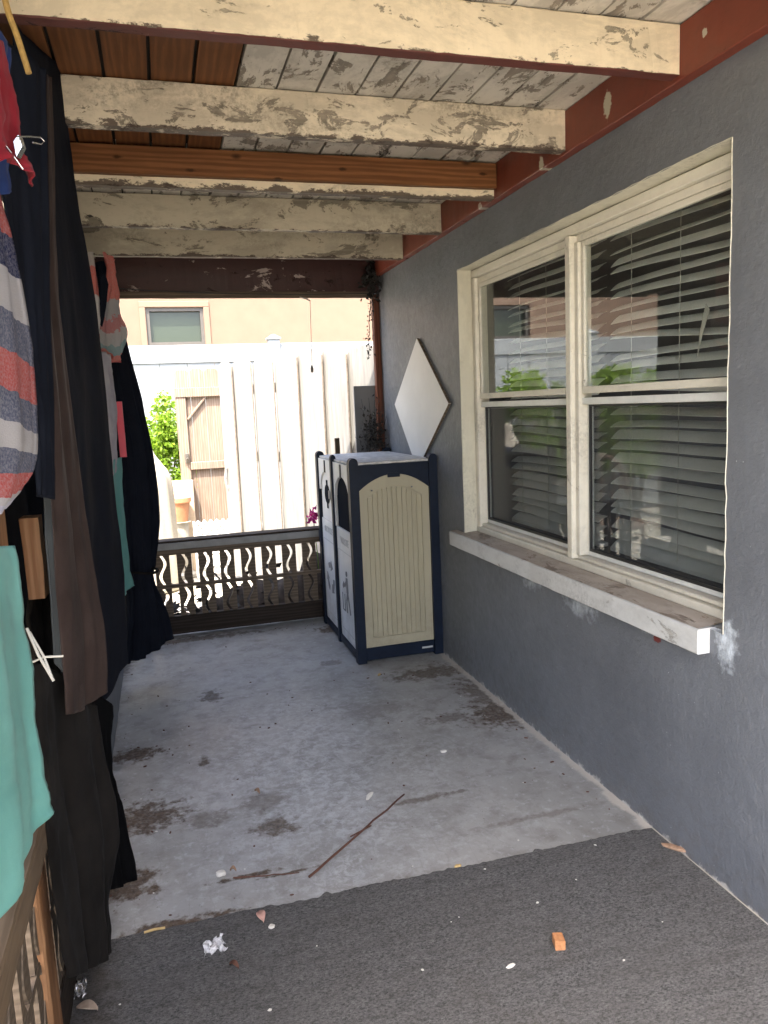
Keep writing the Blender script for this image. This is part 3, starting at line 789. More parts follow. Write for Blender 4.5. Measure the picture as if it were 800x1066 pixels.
# ------------------------------------------------------------------ two-bay recycling and waste bin
bx0, bx1, by0, by1, bh = .982, 1.486, 4.045, 4.985, 1.135
bn = thing('waste_bin', 'navy framed waste and recycling cabinet with beige end panel by the grey wall', 'bin', ((bx0+bx1)/2, (by0+by1)/2, 0))
pw = .052
def post_bm(x, y, hw=pw, top=1.170):
    bm = bmesh.new()
    n = 10
    pts = [(x, y, .0), (x+hw, y, .0), (x+hw, y, top-.03)]
    for i in range(n+1):
        a = math.pi*i/n; pts.append((x+hw/2+hw/2*math.cos(a), y, top-.03+.03*math.sin(a)))
    pts.append((x, y, top-.03))
    # remove duplicate corners
    pts = pts[:2]+pts[3:-1]
    prism(bm, pts, (0, hw, 0)); return bm
for x, y in ((bx0-.006, by0-.006), (bx1-pw+.006, by0-.006), (bx0-.006, by1-pw), (bx1-pw+.006, by1-pw)):
    obj('corner_post', post_bm(x, y), M['navy'], bn)
obj('centre_post', post_bm(bx0-.008, 4.500, .034, 1.168), M['navy'], bn)
# end frames with arched lower edge
def arch_pts(u0, u1, ztop, zs, rise, n=20):
    pts = [(u1, ztop), (u0, ztop)]
    for i in range(n+1):
        u = u0+(u1-u0)*i/n; v = 2*i/n-1
        pts.append((u, zs+rise*(1-v*v)))
    return pts
a0, a1 = bx0+pw-.005, bx1-pw+.005
bm = bmesh.new(); prism(bm, [(u, by0+.006, z) for u, z in arch_pts(a0, a1, 1.128, .985, .085)], (0, .035, 0))
box(bm, (a0+a1)/2-.035, (a0+a1)/2+.035, by0+.002, by0+.03, 1.052, 1.078)
obj('arched_rail', bm, M['navy'], bn)
bm = bmesh.new(); box(bm, a0, a1, by0+.006, by0+.04, .012, .085, .004); obj('base_rail', bm, M['navy'], bn)
bm = bmesh.new(); box(bm, a0, a1, by1-.045, by1-.01, .012, 1.12, .004); obj('back_panel', bm, M['navy'], bn)
bm = bmesh.new(); box(bm, bx1-.03, bx1-.005, by0+.05, by1-.055, .02, 1.11); obj('rear_panel', bm, M['navy'], bn)
# beige panel with bead boards and raised arched border
bm = bmesh.new(); box(bm, a0-.002, a1+.002, by0+.022, by0+.036, .08, 1.08)
pan = obj('end_panel', bm, M['bin_beige'], bn)
bm = bmesh.new(); nb = 11
i0, i1 = a0+.048, a1-.048
for i in range(nb):
    u0 = i0+(i1-i0)*i/nb; u1 = i0+(i1-i0)*(i+1)/nb
    mid = ((u0+u1)/2-(i0+i1)/2)/((i1-i0)/2)
    zt = .935+.062*(1-mid*mid)
    pr = [(u0+.0012, by0+.0215), (u0+.004, by0+.0175), (u1-.004, by0+.0175), (u1-.0012, by0+.0215)]
    prism(bm, [(x, y, .145) for x, y in pr], (0, 0, zt-.145))
obj('bead_boards', bm, M['bin_beige'], pan)
bm = bmesh.new()
outer = [(a0, .086)]+[(u, z-.001) for u, z in arch_pts(a0, a1, 0, .985, .085)[2:]]+[(a1, .086)]
inner = [(i0-.004, .140)]+[(u, z) for u, z in arch_pts(i0-.004, i1+.004, 0, .940, .064)[2:]]+[(i1+.004, .140)]
O = [[bm.verts.new((u, y, z)) for u, z in outer] for y in (by0+.0125, by0+.0216)]
I = [[bm.verts.new((u, y, z)) for u, z in inner] for y in (by0+.0125, by0+.0216)]
n = len(outer)
for i in range(n):
    j = (i+1) % n
    bm.faces.new((O[0][i], O[0][j], I[0][j], I[0][i])); bm.faces.new((I[0][i], I[0][j], I[1][j], I[1][i])); bm.faces.new((O[0][i], O[1][i], O[1][j], O[0][j]))
obj('raised_border', bm, M['bin_beige'], pan)
bm = bmesh.new()
for u in (a0+.075, a1-.10): lathe(bm, (u, by0+.0105, .99 if u > 1.2 else .985), [(.0001, -.004), (.006, -.004), (.006, .004), (.0001, .004)], 8)
obj('screw', bm, M['mark'], pan)
bm = bmesh.new(); box(bm, a1-.075, a1-.01, by0+.0035, by0+.0055, .042, .052); obj('badge', bm, M['mark_pale'], bn)
# lid
bm = bmesh.new(); box(bm, bx0+.014, bx1-.012, by0+.012, by1-.012, 1.129, 1.142, .003); obj('lid', bm, M['bin_dirty'], bn)
# doors facing the porch (towards -X)
def text_bm(s, size, dep):
    cu = bpy.data.curves.new('lettering', 'FONT'); cu.body = s; cu.size = size; cu.extrude = dep; cu.align_x = 'CENTER'
    o = bpy.data.objects.new('lettering', cu); C.objects.link(o)
    me = bpy.data.meshes.new_from_object(o); bpy.data.objects.remove(o)
    bm = bmesh.new(); bm.from_mesh(me); return bm
def put_text(bm, y, z, x):  # text plane faces -X, reads with +Y to the left
    bm.transform(Matrix(((0, 0, -1, x), (-1, 0, 0, y), (0, 1, 0, z), (0, 0, 0, 1))))
def ring_hole_door(y0, y1, kind):
    x = bx0+.004; ym = (y0+y1)/2; hw = (y1-y0)/2
    bm = bmesh.new()
    # upper fascia with arch cut-out
    n = 22; za, zr = .925, .125
    outl = [(y0, 1.127), (y0, za)]+[(ym-(hw-.026)*math.cos(math.pi*i/n), za+zr*math.sin(math.pi*i/n)) for i in range(n+1)]+[(y1, za), (y1, 1.127)]
    prism(bm, [(x, y, z) for y, z in outl], (.018, 0, 0)); fas = obj('fascia', bm, M['bin_white'], bn)
    bm = bmesh.new(); box(bm, x-.004, x+.0005, ym-.015, ym+.015, za+zr-.005, 1.122, .001); obj('fascia_key', bm, M['navy'], fas)
    top = .735
    bm = bmesh.new()
    box(bm, x+.004, x+.020, y0+.004, y1-.004, .055, top, .003)
    d = obj('door', bm, M['bin_white'], bn)
    bm = bmesh.new()
    t = .006
    for a, b, c, e in ((y0+.03, y1-.03, .60, .604), (y0+.03, y1-.03, .11, .114), (y0+.03, y0+.034, .114, .60), (y1-.034, y1-.03, .114, .60)): box(bm, x+.002, x+.0045, a, b, c, e)
    obj('panel_line', bm, M['mark_pale'], d)
    if kind == 'waste':
        bm = bmesh.new(); prism(bm, [(x+.016, y, z) for y, z in [(y0+.02, top-.002)]+[(ym-(hw-.024)*math.cos(math.pi*i/n), za+zr*.98*math.sin(math.pi*i/n)) for i in range(n+1)]+[(y1-.02, top-.002)]], (.006, 0, 0))
        obj('flap', bm, M['dark_hole'], bn)
        for a, b in ((y0, y0+.022), (y1-.022, y1)):
            bm = bmesh.new(); box(bm, x, x+.016, a+.002, b, top, za, .002); obj('side_strip', bm, M['bin_white'], bn)
    else:
        bm = bmesh.new(); prism(bm, [(x+.010, y, z) for y, z in [(y0+.012, top+.002)]+[(ym-(hw-.020)*math.cos(math.pi*i/n), za+zr*1.0*math.sin(math.pi*i/n)) for i in range(n+1)]+[(y1-.012, top+.002)]], (.008, 0, 0))
        pl = obj('recycling_plate', bm, M['bin_white'], bn)
        bm = bmesh.new()
        out = []
        for i in range(24):
            a = 2*math.pi*i/24; out.append((x+.006, ym+.072*math.cos(a), .905+.062*math.sin(a)))
        prism(bm, out, (.003, 0, 0)); box(bm, x+.0055, x+.0095, ym-.016, ym+.016, .815, .995)
        obj('slot', bm, M['dark_hole'], pl)
        bm = bmesh.new()
        out = [(x+.003, ym+.045*math.cos(2*math.pi*i/24), .905+.05*math.sin(2*math.pi*i/24)) for i in range(12, 37) ]
        prism(bm, [(x+.004, ym-.09, .88), (x+.004, ym-.05, .88), (x+.004, ym-.05, .935), (x+.004, ym-.09, .935)], (.004, 0, 0)); obj('hinge_flap', bm, M['mark'], pl)
    tb = text_bm('WASTE' if kind == 'waste' else 'RECYCLE', .062 if kind == 'waste' else .056, .001); put_text(tb, ym, .645 if kind == 'waste' else .655, x+.003)
    obj('lettering', tb, M['mark_pale'], d)
    bm = bmesh.new(); zc = .36
    if kind == 'waste':
        lathe(bm, (0, 0, 0), [(.0001, -.002), (.016, -.002), (.016, .002), (.0001, .002)], 14)
        bm.transform(Matrix.Translation((x+.002, ym-.012, zc+.115)) @ Matrix.Rotation(math.pi/2, 4, 'Y'))
        def seg(y0_, z0_, y1_, z1_, r):
            d_ = Vector((0, y1_-y0_, z1_-z0_)); nn = Vector((0, -d_.z, d_.y)).normalized()*r
            a_ = Vector((x+.0005, ym+y0_, zc+z0_)); b_ = Vector((x+.0005, ym+y1_, zc+z1_))
            prism(bm, [a_+nn, b_+nn, b_-nn, a_-nn], (.003, 0, 0))
        seg(-.012, .09, -.02, -.0, .019); seg(-.02, .0, .012, -.06, .010); seg(.012, -.06, .004, -.125, .009); seg(-.022, .0, -.052, -.065, .0095); seg(-.052, -.065, -.075, -.12, .0085)
        seg(-.010, .075, .045, .03, .0085); seg(.045, .03, .072, .05, .007)
        seg(.055, -.125, .055, -.02, .004); seg(.11, -.125, .11, -.02, .004); seg(.055, -.123, .11, -.123, .004); seg(.075, .02, .09, .035, .012)
    else:
        bm.free()
        for k in range(3):
            bm = bmesh.new(); a = math.pi/2+k*2*math.pi/3
            for t0, t1, r0 in ((-.55, .25, .085),):
                pts = []
                m_ = 6
                for i in range(m_+1):
                    th = a+t0+(t1-t0)*i/m_; pts.append((x+.0005, ym+(r0+.017)*math.cos(th), zc+(r0+.017)*math.sin(th)))
                for i in range(m_, -1, -1):
                    th = a+t0+(t1-t0)*i/m_; pts.append((x+.0005, ym+(r0-.017)*math.cos(th), zc+(r0-.017)*math.sin(th)))
                prism(bm, pts, (.003, 0, 0))
                th = a+t1; c_ = Vector((x+.0002, ym+r0*math.cos(th), zc+r0*math.sin(th))); tg = Vector((0, -math.sin(th), math.cos(th))); rd = Vector((0, math.cos(th), math.sin(th)))
                prism(bm, [c_+rd*.036, c_+tg*.05, c_-rd*.036], (.003, 0, 0))
            obj('arrow', bm, M['mark'], d)
        return
    obj('pictogram', bm, M['mark'], d)
ring_hole_door(by0+.052, 4.497, 'waste'); ring_hole_door(4.537, by1-.058, 'recycle')
bm = bmesh.new(); box(bm, bx0-.001, bx0+.03, by0+.048, 4.498, .012, .052, .003); box(bm, bx0-.001, bx0+.03, 4.536, by1-.055, .012, .052, .003); obj('base_rail', bm, M['navy'], bn)
bm = bmesh.new(); box(bm, bx0+.027, bx0+.034, by0+.06, by1-.06, .06, 1.12); obj('inner_liner', bm, M['navy'], bn)

# ------------------------------------------------------------------ things on the wall and in the far corner
bm = bmesh.new()
dv = [at(434, 352, X=W-.02), at(411, 421, X=W-.02), at(434.5, 489, X=W-.02), at(467, 420, X=W-.02)]
prism(bm, dv, (.017, 0, 0)); bmesh.ops.bevel(bm, geom=bm.edges[:], offset=.0012, segments=1, affect='EDGES')
bm.faces.ensure_lookup_table()
for f in bm.faces:
    if abs(f.normal.x) < .9 and f.calc_area() > .002: f.material_index = 1
tag(obj('wall_diamond', bm, [M['diamond'], M['rail_wood']]), 'white diamond shaped board fixed on the grey wall above the bin', 'board')
g0, g1 = at(368, 402, Y=5.16), at(399, 470, Y=5.16)
bm = bmesh.new(); box(bm, g0.x, W+.0, 5.15, 5.165, -.10, g0.z, .002)
tag(obj('grey_panel', bm, M['grey_paint']), 'dark grey painted board standing upright in the corner behind the bin', 'board')
bm = bmesh.new(); p = at(351, 456, Y=5.2); rbox(bm, p.x-.016, p.x+.016, 5.19, 5.215, -.11, p.z, 14, .002, 2)
tag(obj('wooden_stake', bm, raw_wood('stake_wood', (.10, .07, .045), (.15, .11, .07), 'Z', .7, False)), 'rough brown wooden stake behind the bin against the white planks', 'stake')

def leafbits(bm, pts, size, rr, curl=.4):
    for p in pts:
        s = size*rr.uniform(.6, 1.3)
        d = Vector((rr.gauss(0, 1), rr.gauss(0, 1), rr.gauss(0, 1))).normalized()
        e = d.cross(Vector((rr.gauss(0, 1), rr.gauss(0, 1), rr.gauss(0, 1)))).normalized(); nn = d.cross(e)
        p = Vector(p)
        a = bm.verts.new(p); b1 = bm.verts.new(p+d*s*.5+e*s*.3+nn*s*curl*.3); c = bm.verts.new(p+d*s); b2 = bm.verts.new(p+d*s*.5-e*s*.3+nn*s*curl*.3)
        bm.faces.new((a, b1, c)); bm.faces.new((a, c, b2))
rr = random.Random(5)
v = thing('hanging_vine', 'black dried vine clump dangling from the header beam near the wall', 'vine', at(386, 300, Y=5.0))
a, b = at(386, 280, Y=5.0), at(384, 372, Y=5.0)
bm = bmesh.new()
for k in range(3):
    tube(bm, [a.lerp(b, i/10*(1, .55, .8)[k])+Vector((mnoise.noise(Vector((i*.8, k*4, 0)))*.018+.012*k, mnoise.noise(Vector((i*.8, k*4, 7)))*.018, 0)) for i in range(11)], .004, 5, .002)
obj('stem', bm, M['leaf_dark'], v)
bm = bmesh.new(); top = at(386, 290, Y=5.0)
leafbits(bm, [top+Vector((rr.gauss(0, .028), rr.gauss(0, .025), rr.gauss(0, .055))) for _ in range(220)], .035, rr)
leafbits(bm, [a.lerp(b, rr.uniform(.2, 1))+Vector((rr.gauss(0, .012), rr.gauss(0, .012), 0)) for _ in range(70)], .022, rr)
obj('leaves', bm, M['leaf_dark'], v)
v = thing('dead_vine', 'tangle of dead vine and twigs in the corner above the bin lid', 'vine', (1.4, 5.0, 1.14))
bm = bmesh.new(); base = at(390, 468, Y=5.0)
for k in range(34):
    p0 = base+Vector((rr.gauss(0, .035), rr.uniform(-.02, .05), rr.uniform(-.02, .02))); h = rr.uniform(.08, .34)
    dx, dy = rr.gauss(0, .04), rr.gauss(0, .02)
    tube(bm, [p0+Vector((dx*t+mnoise.noise(Vector((k*3., t*3, 0)))*.03, dy*t+mnoise.noise(Vector((k*3., t*3, 5)))*.02, h*t)) for t in (0, .25, .5, .75, 1)], .0022, 4, .001)
obj('stem', bm, M['leaf_dark'], v)
bm = bmesh.new(); leafbits(bm, [base+Vector((rr.gauss(0, .038), rr.uniform(-.03, .05), abs(rr.gauss(0, .12)))) for _ in range(300)], .026, rr)
obj('leaves', bm, M['leaf_dark'], v)
t = thing('string_hanger', 'thin pale string with a metal clip hanging before the white planks', 'cord', at(324, 312, Y=5.04))
bm = bmesh.new(); tube(bm, [at(312, 309, Y=5.04), at(319, 311, Y=5.04), at(323, 313, Y=5.04)], .005, 6); tube(bm, [at(323, 313, Y=5.04), at(324, 345, Y=5.04), at(325, 380, Y=5.04)], .0022, 5); obj('cord', bm, M['cord'], t)
bm = bmesh.new(); p = at(325, 384, Y=5.04); lathe(bm, p-Vector((0, 0, .025)), [(.001, 0), (.009, .006), (.010, .03), (.005, .045), (.002, .05)], 10); obj('clip', bm, M['dark_frame'], t)
bm = bmesh.new()
p0, p1 = at(104, 299, Y=4.99), at(394, 305, Y=4.99)
tube(bm, [p0.lerp(p1, i/20)-Vector((0, 0, .022*(1-(2*i/20-1)**2))) for i in range(21)], .0028, 5)
tag(obj('clothesline', bm, M['black']), 'thin dark wire strung just below the dark red header', 'wire')
# pink flower over the cap by the bin
v = thing('flower', 'magenta flower peeking over the railing beside the bin', 'flower', (1.0, 5.22, -.1))
p = at(326, 537, Y=5.22)
bm = bmesh.new(); tube(bm, [(p.x+.03, 5.25, -.11), (p.x+.02, 5.23, .4), p], .004, 5); obj('stem', bm, M['leaf2'], v)
bm = bmesh.new(); leafbits(bm, [p+Vector((rr.gauss(0, .012), rr.gauss(0, .012), rr.gauss(0, .014))) for _ in range(40)], .04, rr, .8); obj('petals', bm, M['flower'], v)
bm = bmesh.new(); vs = []
for i in range(61):
    x = -.6+2.6*i/60; hgt = .20+.14*mnoise.noise(Vector((x*2.2, 3, 0)))+.26*max(0, math.sin((x-.15)*1.8))
    vs.append([bm.verts.new((x, YE+.07+j*.05, -.125+hgt*math.sin(math.pi*(.12+.88*j/8))*(1+.4*mnoise.noise(Vector((x*12, j*.9, 0)))))) for j in range(9)])
for i in range(60):
    for j in range(8): bm.faces.new((vs[i][j], vs[i+1][j], vs[i+1][j+1], vs[i][j+1]))
tag(obj('mulch', bm, plain('dark_mulch', (.030, .022, .016), .95, .5, 40, .6), None, True), 'low dark mound of mulch behind the far balustrade', 'mulch', None, 'stuff')
# dirt and dead growth behind the foot of the far balustrade
bm = bmesh.new(); leafbits(bm, [(rr.uniform(-.2, 1.2), YE+.10+rr.uniform(0, .25), -.1+abs(rr.gauss(0, .14))*(.35+.9*min(1, max(0, mnoise.noise(Vector((i*.0005*8, 0, 0)))+.6)))) for i in range(1300)], .075, rr)
tag(obj('dead_leaves', bm, M['leaf_dark']), 'heap of dark dead leaves and weeds behind the foot of the far balustrade', 'leaves', None, 'stuff')

# ------------------------------------------------------------------ beyond the porch
fence = thing('plank_fence', 'tall white painted dog-ear plank gate and fence just beyond the porch', 'fence', (1.1, 6.3, -.11))
A, B = at(229, 378, Z=1.9), at(396, 354, Z=1.93)
A = Vector((A.x, A.y, 0)); B = Vector((B.x, B.y, 0)); dd = (B-A).normalized(); nn = Vector((dd.y, -dd.x, 0))
if nn.y > 0: nn = -nn
Lf = (B-A).length; bm = bmesh.new(); bmb = bmesh.new()
def board(bm, s, w, off, zt, lean=0.):
    p = A+dd*s+nn*off; q = p+dd*w; c = w*.26
    P = [Vector((p.x, p.y, -.09)), Vector((q.x, q.y, -.09)), Vector((q.x, q.y, zt-c))+dd*lean, Vector((q.x, q.y, zt))-dd*c+dd*lean, Vector((p.x, p.y, zt))+dd*c+dd*lean, Vector((p.x, p.y, zt-c))+dd*lean]
    prism(bm, P, -nn*.016)
    bm.faces.ensure_lookup_table()
    for f in bm.faces[-6:-1]: f.material_index = 1
s = 0.; i = 0
while s < Lf-.05:
    t = s/Lf
    board(bm, s, .190, .032, 1.90+.03*t+rnd.uniform(-.025, .025), rnd.uniform(-.022, .022))
    board(bmb, s+.172, .155, -.003, 1.885+.03*t+rnd.uniform(-.012, .012), rnd.uniform(-.008, .008))
    s += .300; i += 1
obj('front_planks', bm, [M['white_plank'], M['plank_edge']], fence); obj('back_planks', bmb, [M['white_plank'], M['plank_edge']], fence)
bm = bmesh.new()
for z in (.3, 1.0, 1.6):
    p = A-nn*.022; q = B-nn*.022
    prism(bm, [Vector((p.x, p.y, z)), Vector((q.x, q.y, z)), Vector((q.x, q.y, z+.085)), Vector((p.x, p.y, z+.085))], -nn*.035)
obj('rail', bm, M['white_plank'], fence)
bm = bmesh.new(); p = A+dd*.05+nn*.022; zc = at(279, 567, Y=7.1).z
hp = at(232, 497, Y=(A+dd*.05).y)
zc = hp.z
tube(bm, [Vector((p.x, p.y, zc+.10)), Vector((p.x, p.y, zc+.085))+nn*.03, Vector((p.x, p.y, zc))+nn*.045, Vector((p.x, p.y, zc-.085))+nn*.03, Vector((p.x, p.y, zc-.10))], .011, 8)
for z in (.10, -.10): 
    q = Vector((p.x, p.y, zc+z)); box(bm, q.x-.02, q.x+.02, q.y-.006, q.y+.006, q.z-.025, q.z+.025, .003)
obj('handle', bm, M['foil'], fence)

gate = thing('wooden_gate', 'unpainted weathered wooden gate standing open behind the white planks', 'gate', (.5, 7.7, -.11))
ga, gb = at(181, 387, Y=7.75), at(240, 387, Y=7.75)
bm = bmesh.new(); s = ga.x
while s < gb.x+.15:
    zt = 1.88+rnd.uniform(-.008, .008); c = .03; q = s+.138
    prism(bm, [(s, 7.76, -.02), (q, 7.76, -.02), (q, 7.76, zt-c), (q-c, 7.76, zt), (s+c, 7.76, zt), (s, 7.76, zt-c)], (0, .018, 0)); s += .142
obj('boards', bm, M['cedar'], gate)
bm = bmesh.new(); zt = at(181, 409, Y=7.72).z; zm = at(215, 535-23, Y=7.72).z
zmid = at(215, 484, Y=7.72).z
xr = gb.x+.14
box(bm, ga.x-.02, xr, 7.715, 7.757, zt-.045, zt+.045, .004)
box(bm, ga.x-.01, ga.x+.09, 7.725, 7.757, -.02, zt-.047, .004)
box(bm, ga.x+.092, xr, 7.72, 7.757, zmid-.04, zmid+.035, .004)
tube(bm, [(ga.x+.10, 7.74, zt-.26), (ga.x+.28, 7.74, zt-.05)], .012, 6)
obj('frame', bm, M['cedar'], gate)
bm = bmesh.new(); p = at(195, 477, Y=7.71); box(bm, p.x-.02, p.x+.02, 7.70, 7.715, p.z-.05, p.z+.05, .004); tube(bm, [(p.x, 7.70, p.z+.03), (p.x, 7.67, p.z), (p.x, 7.70, p.z-.035)], .009, 6); obj('latch', bm, M['dark_frame'], gate)
# lattice skirt seen over the railing
bm = bmesh.new(); l0, l1 = at(203, 543, Y=7.3), at(232, 560, Y=7.3)
x0, x1, z0, z1 = l0.x, l1.x+.1, .0, l0.z
n = int((x1-x0+z1-z0)/.07)
def clipseg(x, slope):
    P = []
    for z in (z0, z1):
        xx = x+slope*(z-z0); P.append((xx, z))
    (xa, za), (xb, zb) = P
    if xa > xb: xa, za, xb, zb = xb, zb, xa, za
    if xb < x0 or xa > x1: return None
    f = lambda xq: za+(zb-za)*(xq-xa)/(xb-xa)
    na, nb_ = max(xa, x0), min(xb, x1)
    return (na, f(na)), (nb_, f(nb_))
for k in range(-40, 60):
    for sl, y in ((1, 7.30), (-1, 7.309)):
        c = clipseg(x0+k*.058, sl)
        if c and abs(c[1][0]-c[0][0]) > .01:
            (xa, za), (xb, zb) = c; o_ = Vector((-(zb-za), 0, xb-xa)).normalized()*.013
            a_, b_ = Vector((xa, y, za)), Vector((xb, y, zb)); prism(bm, [a_+o_, b_+o_, b_-o_, a_-o_], (0, .007, 0))
box(bm, x0-.02, x0, 7.298, 7.318, z0-.1, z1, .002); box(bm, x1, x1+.02, 7.298, 7.318, z0-.1, z1, .002)
tag(obj('lattice_panel', bm, M['lattice']), 'white diamond lattice panel low in front of the weathered gate', 'lattice')

vf = thing('vinyl_fence', 'smooth white vinyl privacy fence in front of the tan house', 'fence', (-1, 9, -.11))
zt = at(200, 359, Y=9).z
bm = bmesh.new(); x = -9.
while x < 5: box(bm, x+.002, x+.30, 9.0, 9.03, -.08, zt-.20, .004); x += .302
obj('panels', bm, M['vinyl'], vf)
bm = bmesh.new(); box(bm, -9, 5, 8.98, 9.05, zt-.20, zt, .006); box(bm, -9, 5, 8.98, 9.05, -.05, .12, .006); obj('rail', bm, M['vinyl'], vf)
px = at(285, 356, Y=9).x
for k in range(-4, 3):
    x = px+k*1.85; bm = bmesh.new(); box(bm, x-.065, x+.065, 8.95, 9.08, -.1, zt+.04, .004); box(bm, x-.08, x+.08, 8.935, 9.095, zt+.041, zt+.065, .004)
    bm.verts.ensure_lookup_table(); 
    prism(bm, [(x-.07, 8.945, zt+.066), (x+.07, 8.945, zt+.066), (x+.012, 9.01, zt+.105), (x-.012, 9.01, zt+.105)], (0, .13, 0))
    obj('post', bm, M['vinyl'], vf)

nh = thing('neighbour_house', 'tan stucco house with a bronze framed window behind the vinyl fence', 'house', (0, 13, -.11))
wz1, wz0 = at(182, 320, Y=12).z, 1.9
wins = [(at(152, 330, Y=12).x, at(212, 330, Y=12).x), (-3.0, -2.1), (4.0, 5.2)]
bm = bmesh.new()
x = -9.
for a, b in sorted(wins)+[(9., None)]:
    box(bm, x, a, 12.0, 12.2, -.11, 5.2)
    if b is None: break
    box(bm, a, b, 12.0, 12.2, -.11, wz0); box(bm, a, b, 12.0, 12.2, wz1, 5.2); x = b
box(bm, -9, 9, 12.2, 18, -.11, 5.2)
obj('wall', bm, M['tan'], nh)
bm = bmesh.new(); box(bm, -9.6, 9.6, 11.5, 18.5, 5.21, 5.4); obj('roof', bm, M['roof'], nh)
for a, b in wins:
    bm = bmesh.new(); f = .05
    box(bm, a, b, 12.02, 12.09, wz1-f, wz1); box(bm, a, b, 12.02, 12.09, wz0, wz0+f); box(bm, a, a+f, 12.02, 12.09, wz0+f, wz1-f); box(bm, b-f, b, 12.02, 12.09, wz0+f, wz1-f)
    zm = wz1-.50; box(bm, a+f, b-f, 12.02, 12.09, zm-.05, zm)
    wo = obj('window', bm, M['dark_frame'], nh)
    bm = bmesh.new(); box(bm, a+f, b-f, 12.10, 12.105, wz0+f, wz1-f); obj('pane', bm, M['far_glass'], wo)
    bm = bmesh.new(); o_ = .09
    for q in ((a-o_, b+o_, wz1+.004, wz1+o_), (a-o_, a-.004, wz0-.1, wz1+.002), (b+.004, b+o_, wz0-.1, wz1+.002)): box(bm, q[0], q[1], 11.975, 11.998, q[2], q[3], .006)
    obj('trim', bm, M['tan_trim'], wo)

def shrub(name, label, c, rx, ry, h, nleaf, seed, mat, size=.055, group='shrubs along the vinyl fence'):
    rr = random.Random(seed); t = thing(name, label, 'shrub', (c[0], c[1], -.12), group)
    bm = bmesh.new(); tips = []
    for k in range(9):
        a = rr.uniform(0, 6.28); r = rr.uniform(.2, .8); e = Vector((c[0]+rx*r*math.cos(a), c[1]+ry*r*math.sin(a), h*rr.uniform(.55, .9)))
        tube(bm, [Vector((c[0]+rr.gauss(0, .03), c[1]+rr.gauss(0, .03), -.12)), Vector((c[0], c[1], 0)).lerp(e, .5)+Vector((0, 0, .08)), e], .014, 5, .005)
    obj('stems', bm, M['bark'], t)
    pts = []
    lumps = [(rr.uniform(0, 6.28), rr.uniform(.25, .8), rr.uniform(.25, 1.), rr.uniform(.16, .30)) for _ in range(26)]
    while len(pts) < nleaf:
        a, r, z, s = lumps[rr.randrange(len(lumps))]
        u = Vector((rr.gauss(0, 1), rr.gauss(0, 1), rr.gauss(0, 1))).normalized()*s*(rr.random()**.4)
        rad = r*math.sqrt(max(.05, 1-(z*1.0-.45)**2*2.2))
        p = Vector((c[0]+rx*rad*math.cos(a), c[1]+ry*rad*math.sin(a), h*(.12+.80*z)))+Vector((u.x*rx*1.2, u.y*ry*1.2, u.z*h*.45))
        if p.z > -.05: pts.append(p)
    bm = bmesh.new(); leafbits(bm, pts, size, rr, .6); obj('foliage', bm, mat, t)
sc = at(163, 455, Y=8.3)
shrub('shrub', 'bright green leafy shrub between the black far curtain and the weathered gate', (sc.x+.03, 8.4), .44, .32, 1.66, 6400, 1, M['leaf'])
shrub('shrub', 'bright green shrub reflected in the far upper window pane', (-.98, 8.3), .46, .30, 1.84, 5200, 2, M['leaf'])
shrub('shrub', 'wide bright green shrub reflected at the centre of the near upper pane', (-2.55, 8.35), .95, .32, 1.80, 9500, 3, M['leaf'])
shrub('shrub', 'low green shrub reflected between two taller ones in the window', (-1.66, 8.45), .36, .25, 1.70, 3000, 4, M['leaf2'])
shrub('shrub', 'bright green shrub mirrored at the right edge of the near upper pane reflection', (-2.85, 8.2), .45, .3, 1.80, 4200, 9, M['leaf'])
shrub('shrub', 'green shrub behind the right end of the white planks by the corner post', (2.15, 7.2), .35, .35, 1.9, 2600, 5, M['leaf2'], .055, None)

# covered garden chair, pot and sacks between curtain and gate
cp = at(166, 500, Y=7.0)
bm = bmesh.new()
prof = [(.17, -.10), (.185, .15), (.18, .45), (.175, at(178, 505, Y=7.0).z), (.16, at(178, 492, Y=7.0).z), (.115, at(172, 482, Y=7.0).z), (.065, at(168, 472, Y=7.0).z), (.045, at(160, 463, Y=7.0).z), (.015, at(160, 460, Y=7.0).z)]
cx0 = at(160, 500, Y=7.0).x-.02
ringz = catmull([(r, z, 0) for r, z in prof], 40); seg = 40; rings = []
for r, z, _ in ringz:
    rg = []
    for k in range(seg):
        a = 2*math.pi*k/seg; rr_ = r*(1+.05*math.sin(a*9+z*3)*(1 if z < 1 else .3))
        shift = -.06*max(0, (z-.8))
        rg.append(bm.verts.new((cx0+shift+rr_*math.cos(a), 7.0+rr_*1.1*math.sin(a), z)))
    rings.append(rg)
for i in range(len(rings)-1):
    for k in range(seg): bm.faces.new((rings[i][k], rings[i][(k+1) % seg], rings[i+1][(k+1) % seg], rings[i+1][k]))
bm.faces.new(rings[-1]); bm.faces.new(rings[0][::-1])
tag(obj('covered_chair', bm, M['cover'], None, True), 'tall cream fabric covered garden chair beside the black far curtain', 'covered chair')
pc = at(187, 530, Y=7.5)
t = thing('flower_pot', 'terracotta pot on a pale stand beside the weathered gate', 'pot', (pc.x, 7.5, -.11))
bm = bmesh.new(); lathe(bm, (pc.x, 7.5, pc.z-.12), [(.07, 0), (.10, .18), (.115, .19), (.115, .23), (.10, .23)], 24); obj('pot', bm, M['terra'], t)
bm = bmesh.new(); lathe(bm, (pc.x, 7.5, -.11), [(.12, 0), (.12, .03), (.08, .05), (.07, pc.z-.02), (.10, pc.z-.011)], 20); obj('stand', bm, M['cover'], t)
qc = at(186, 508, Y=7.6)
bm = bmesh.new(); rbox(bm, qc.x-.10, qc.x+.14, 7.62, 7.75, -.11, qc.z+.06, 8, .006, 2)
tag(obj('planter_box', bm, plain('cream_planter', (.50, .40, .28), .8)), 'cream planter box standing behind the terracotta pot', 'planter')
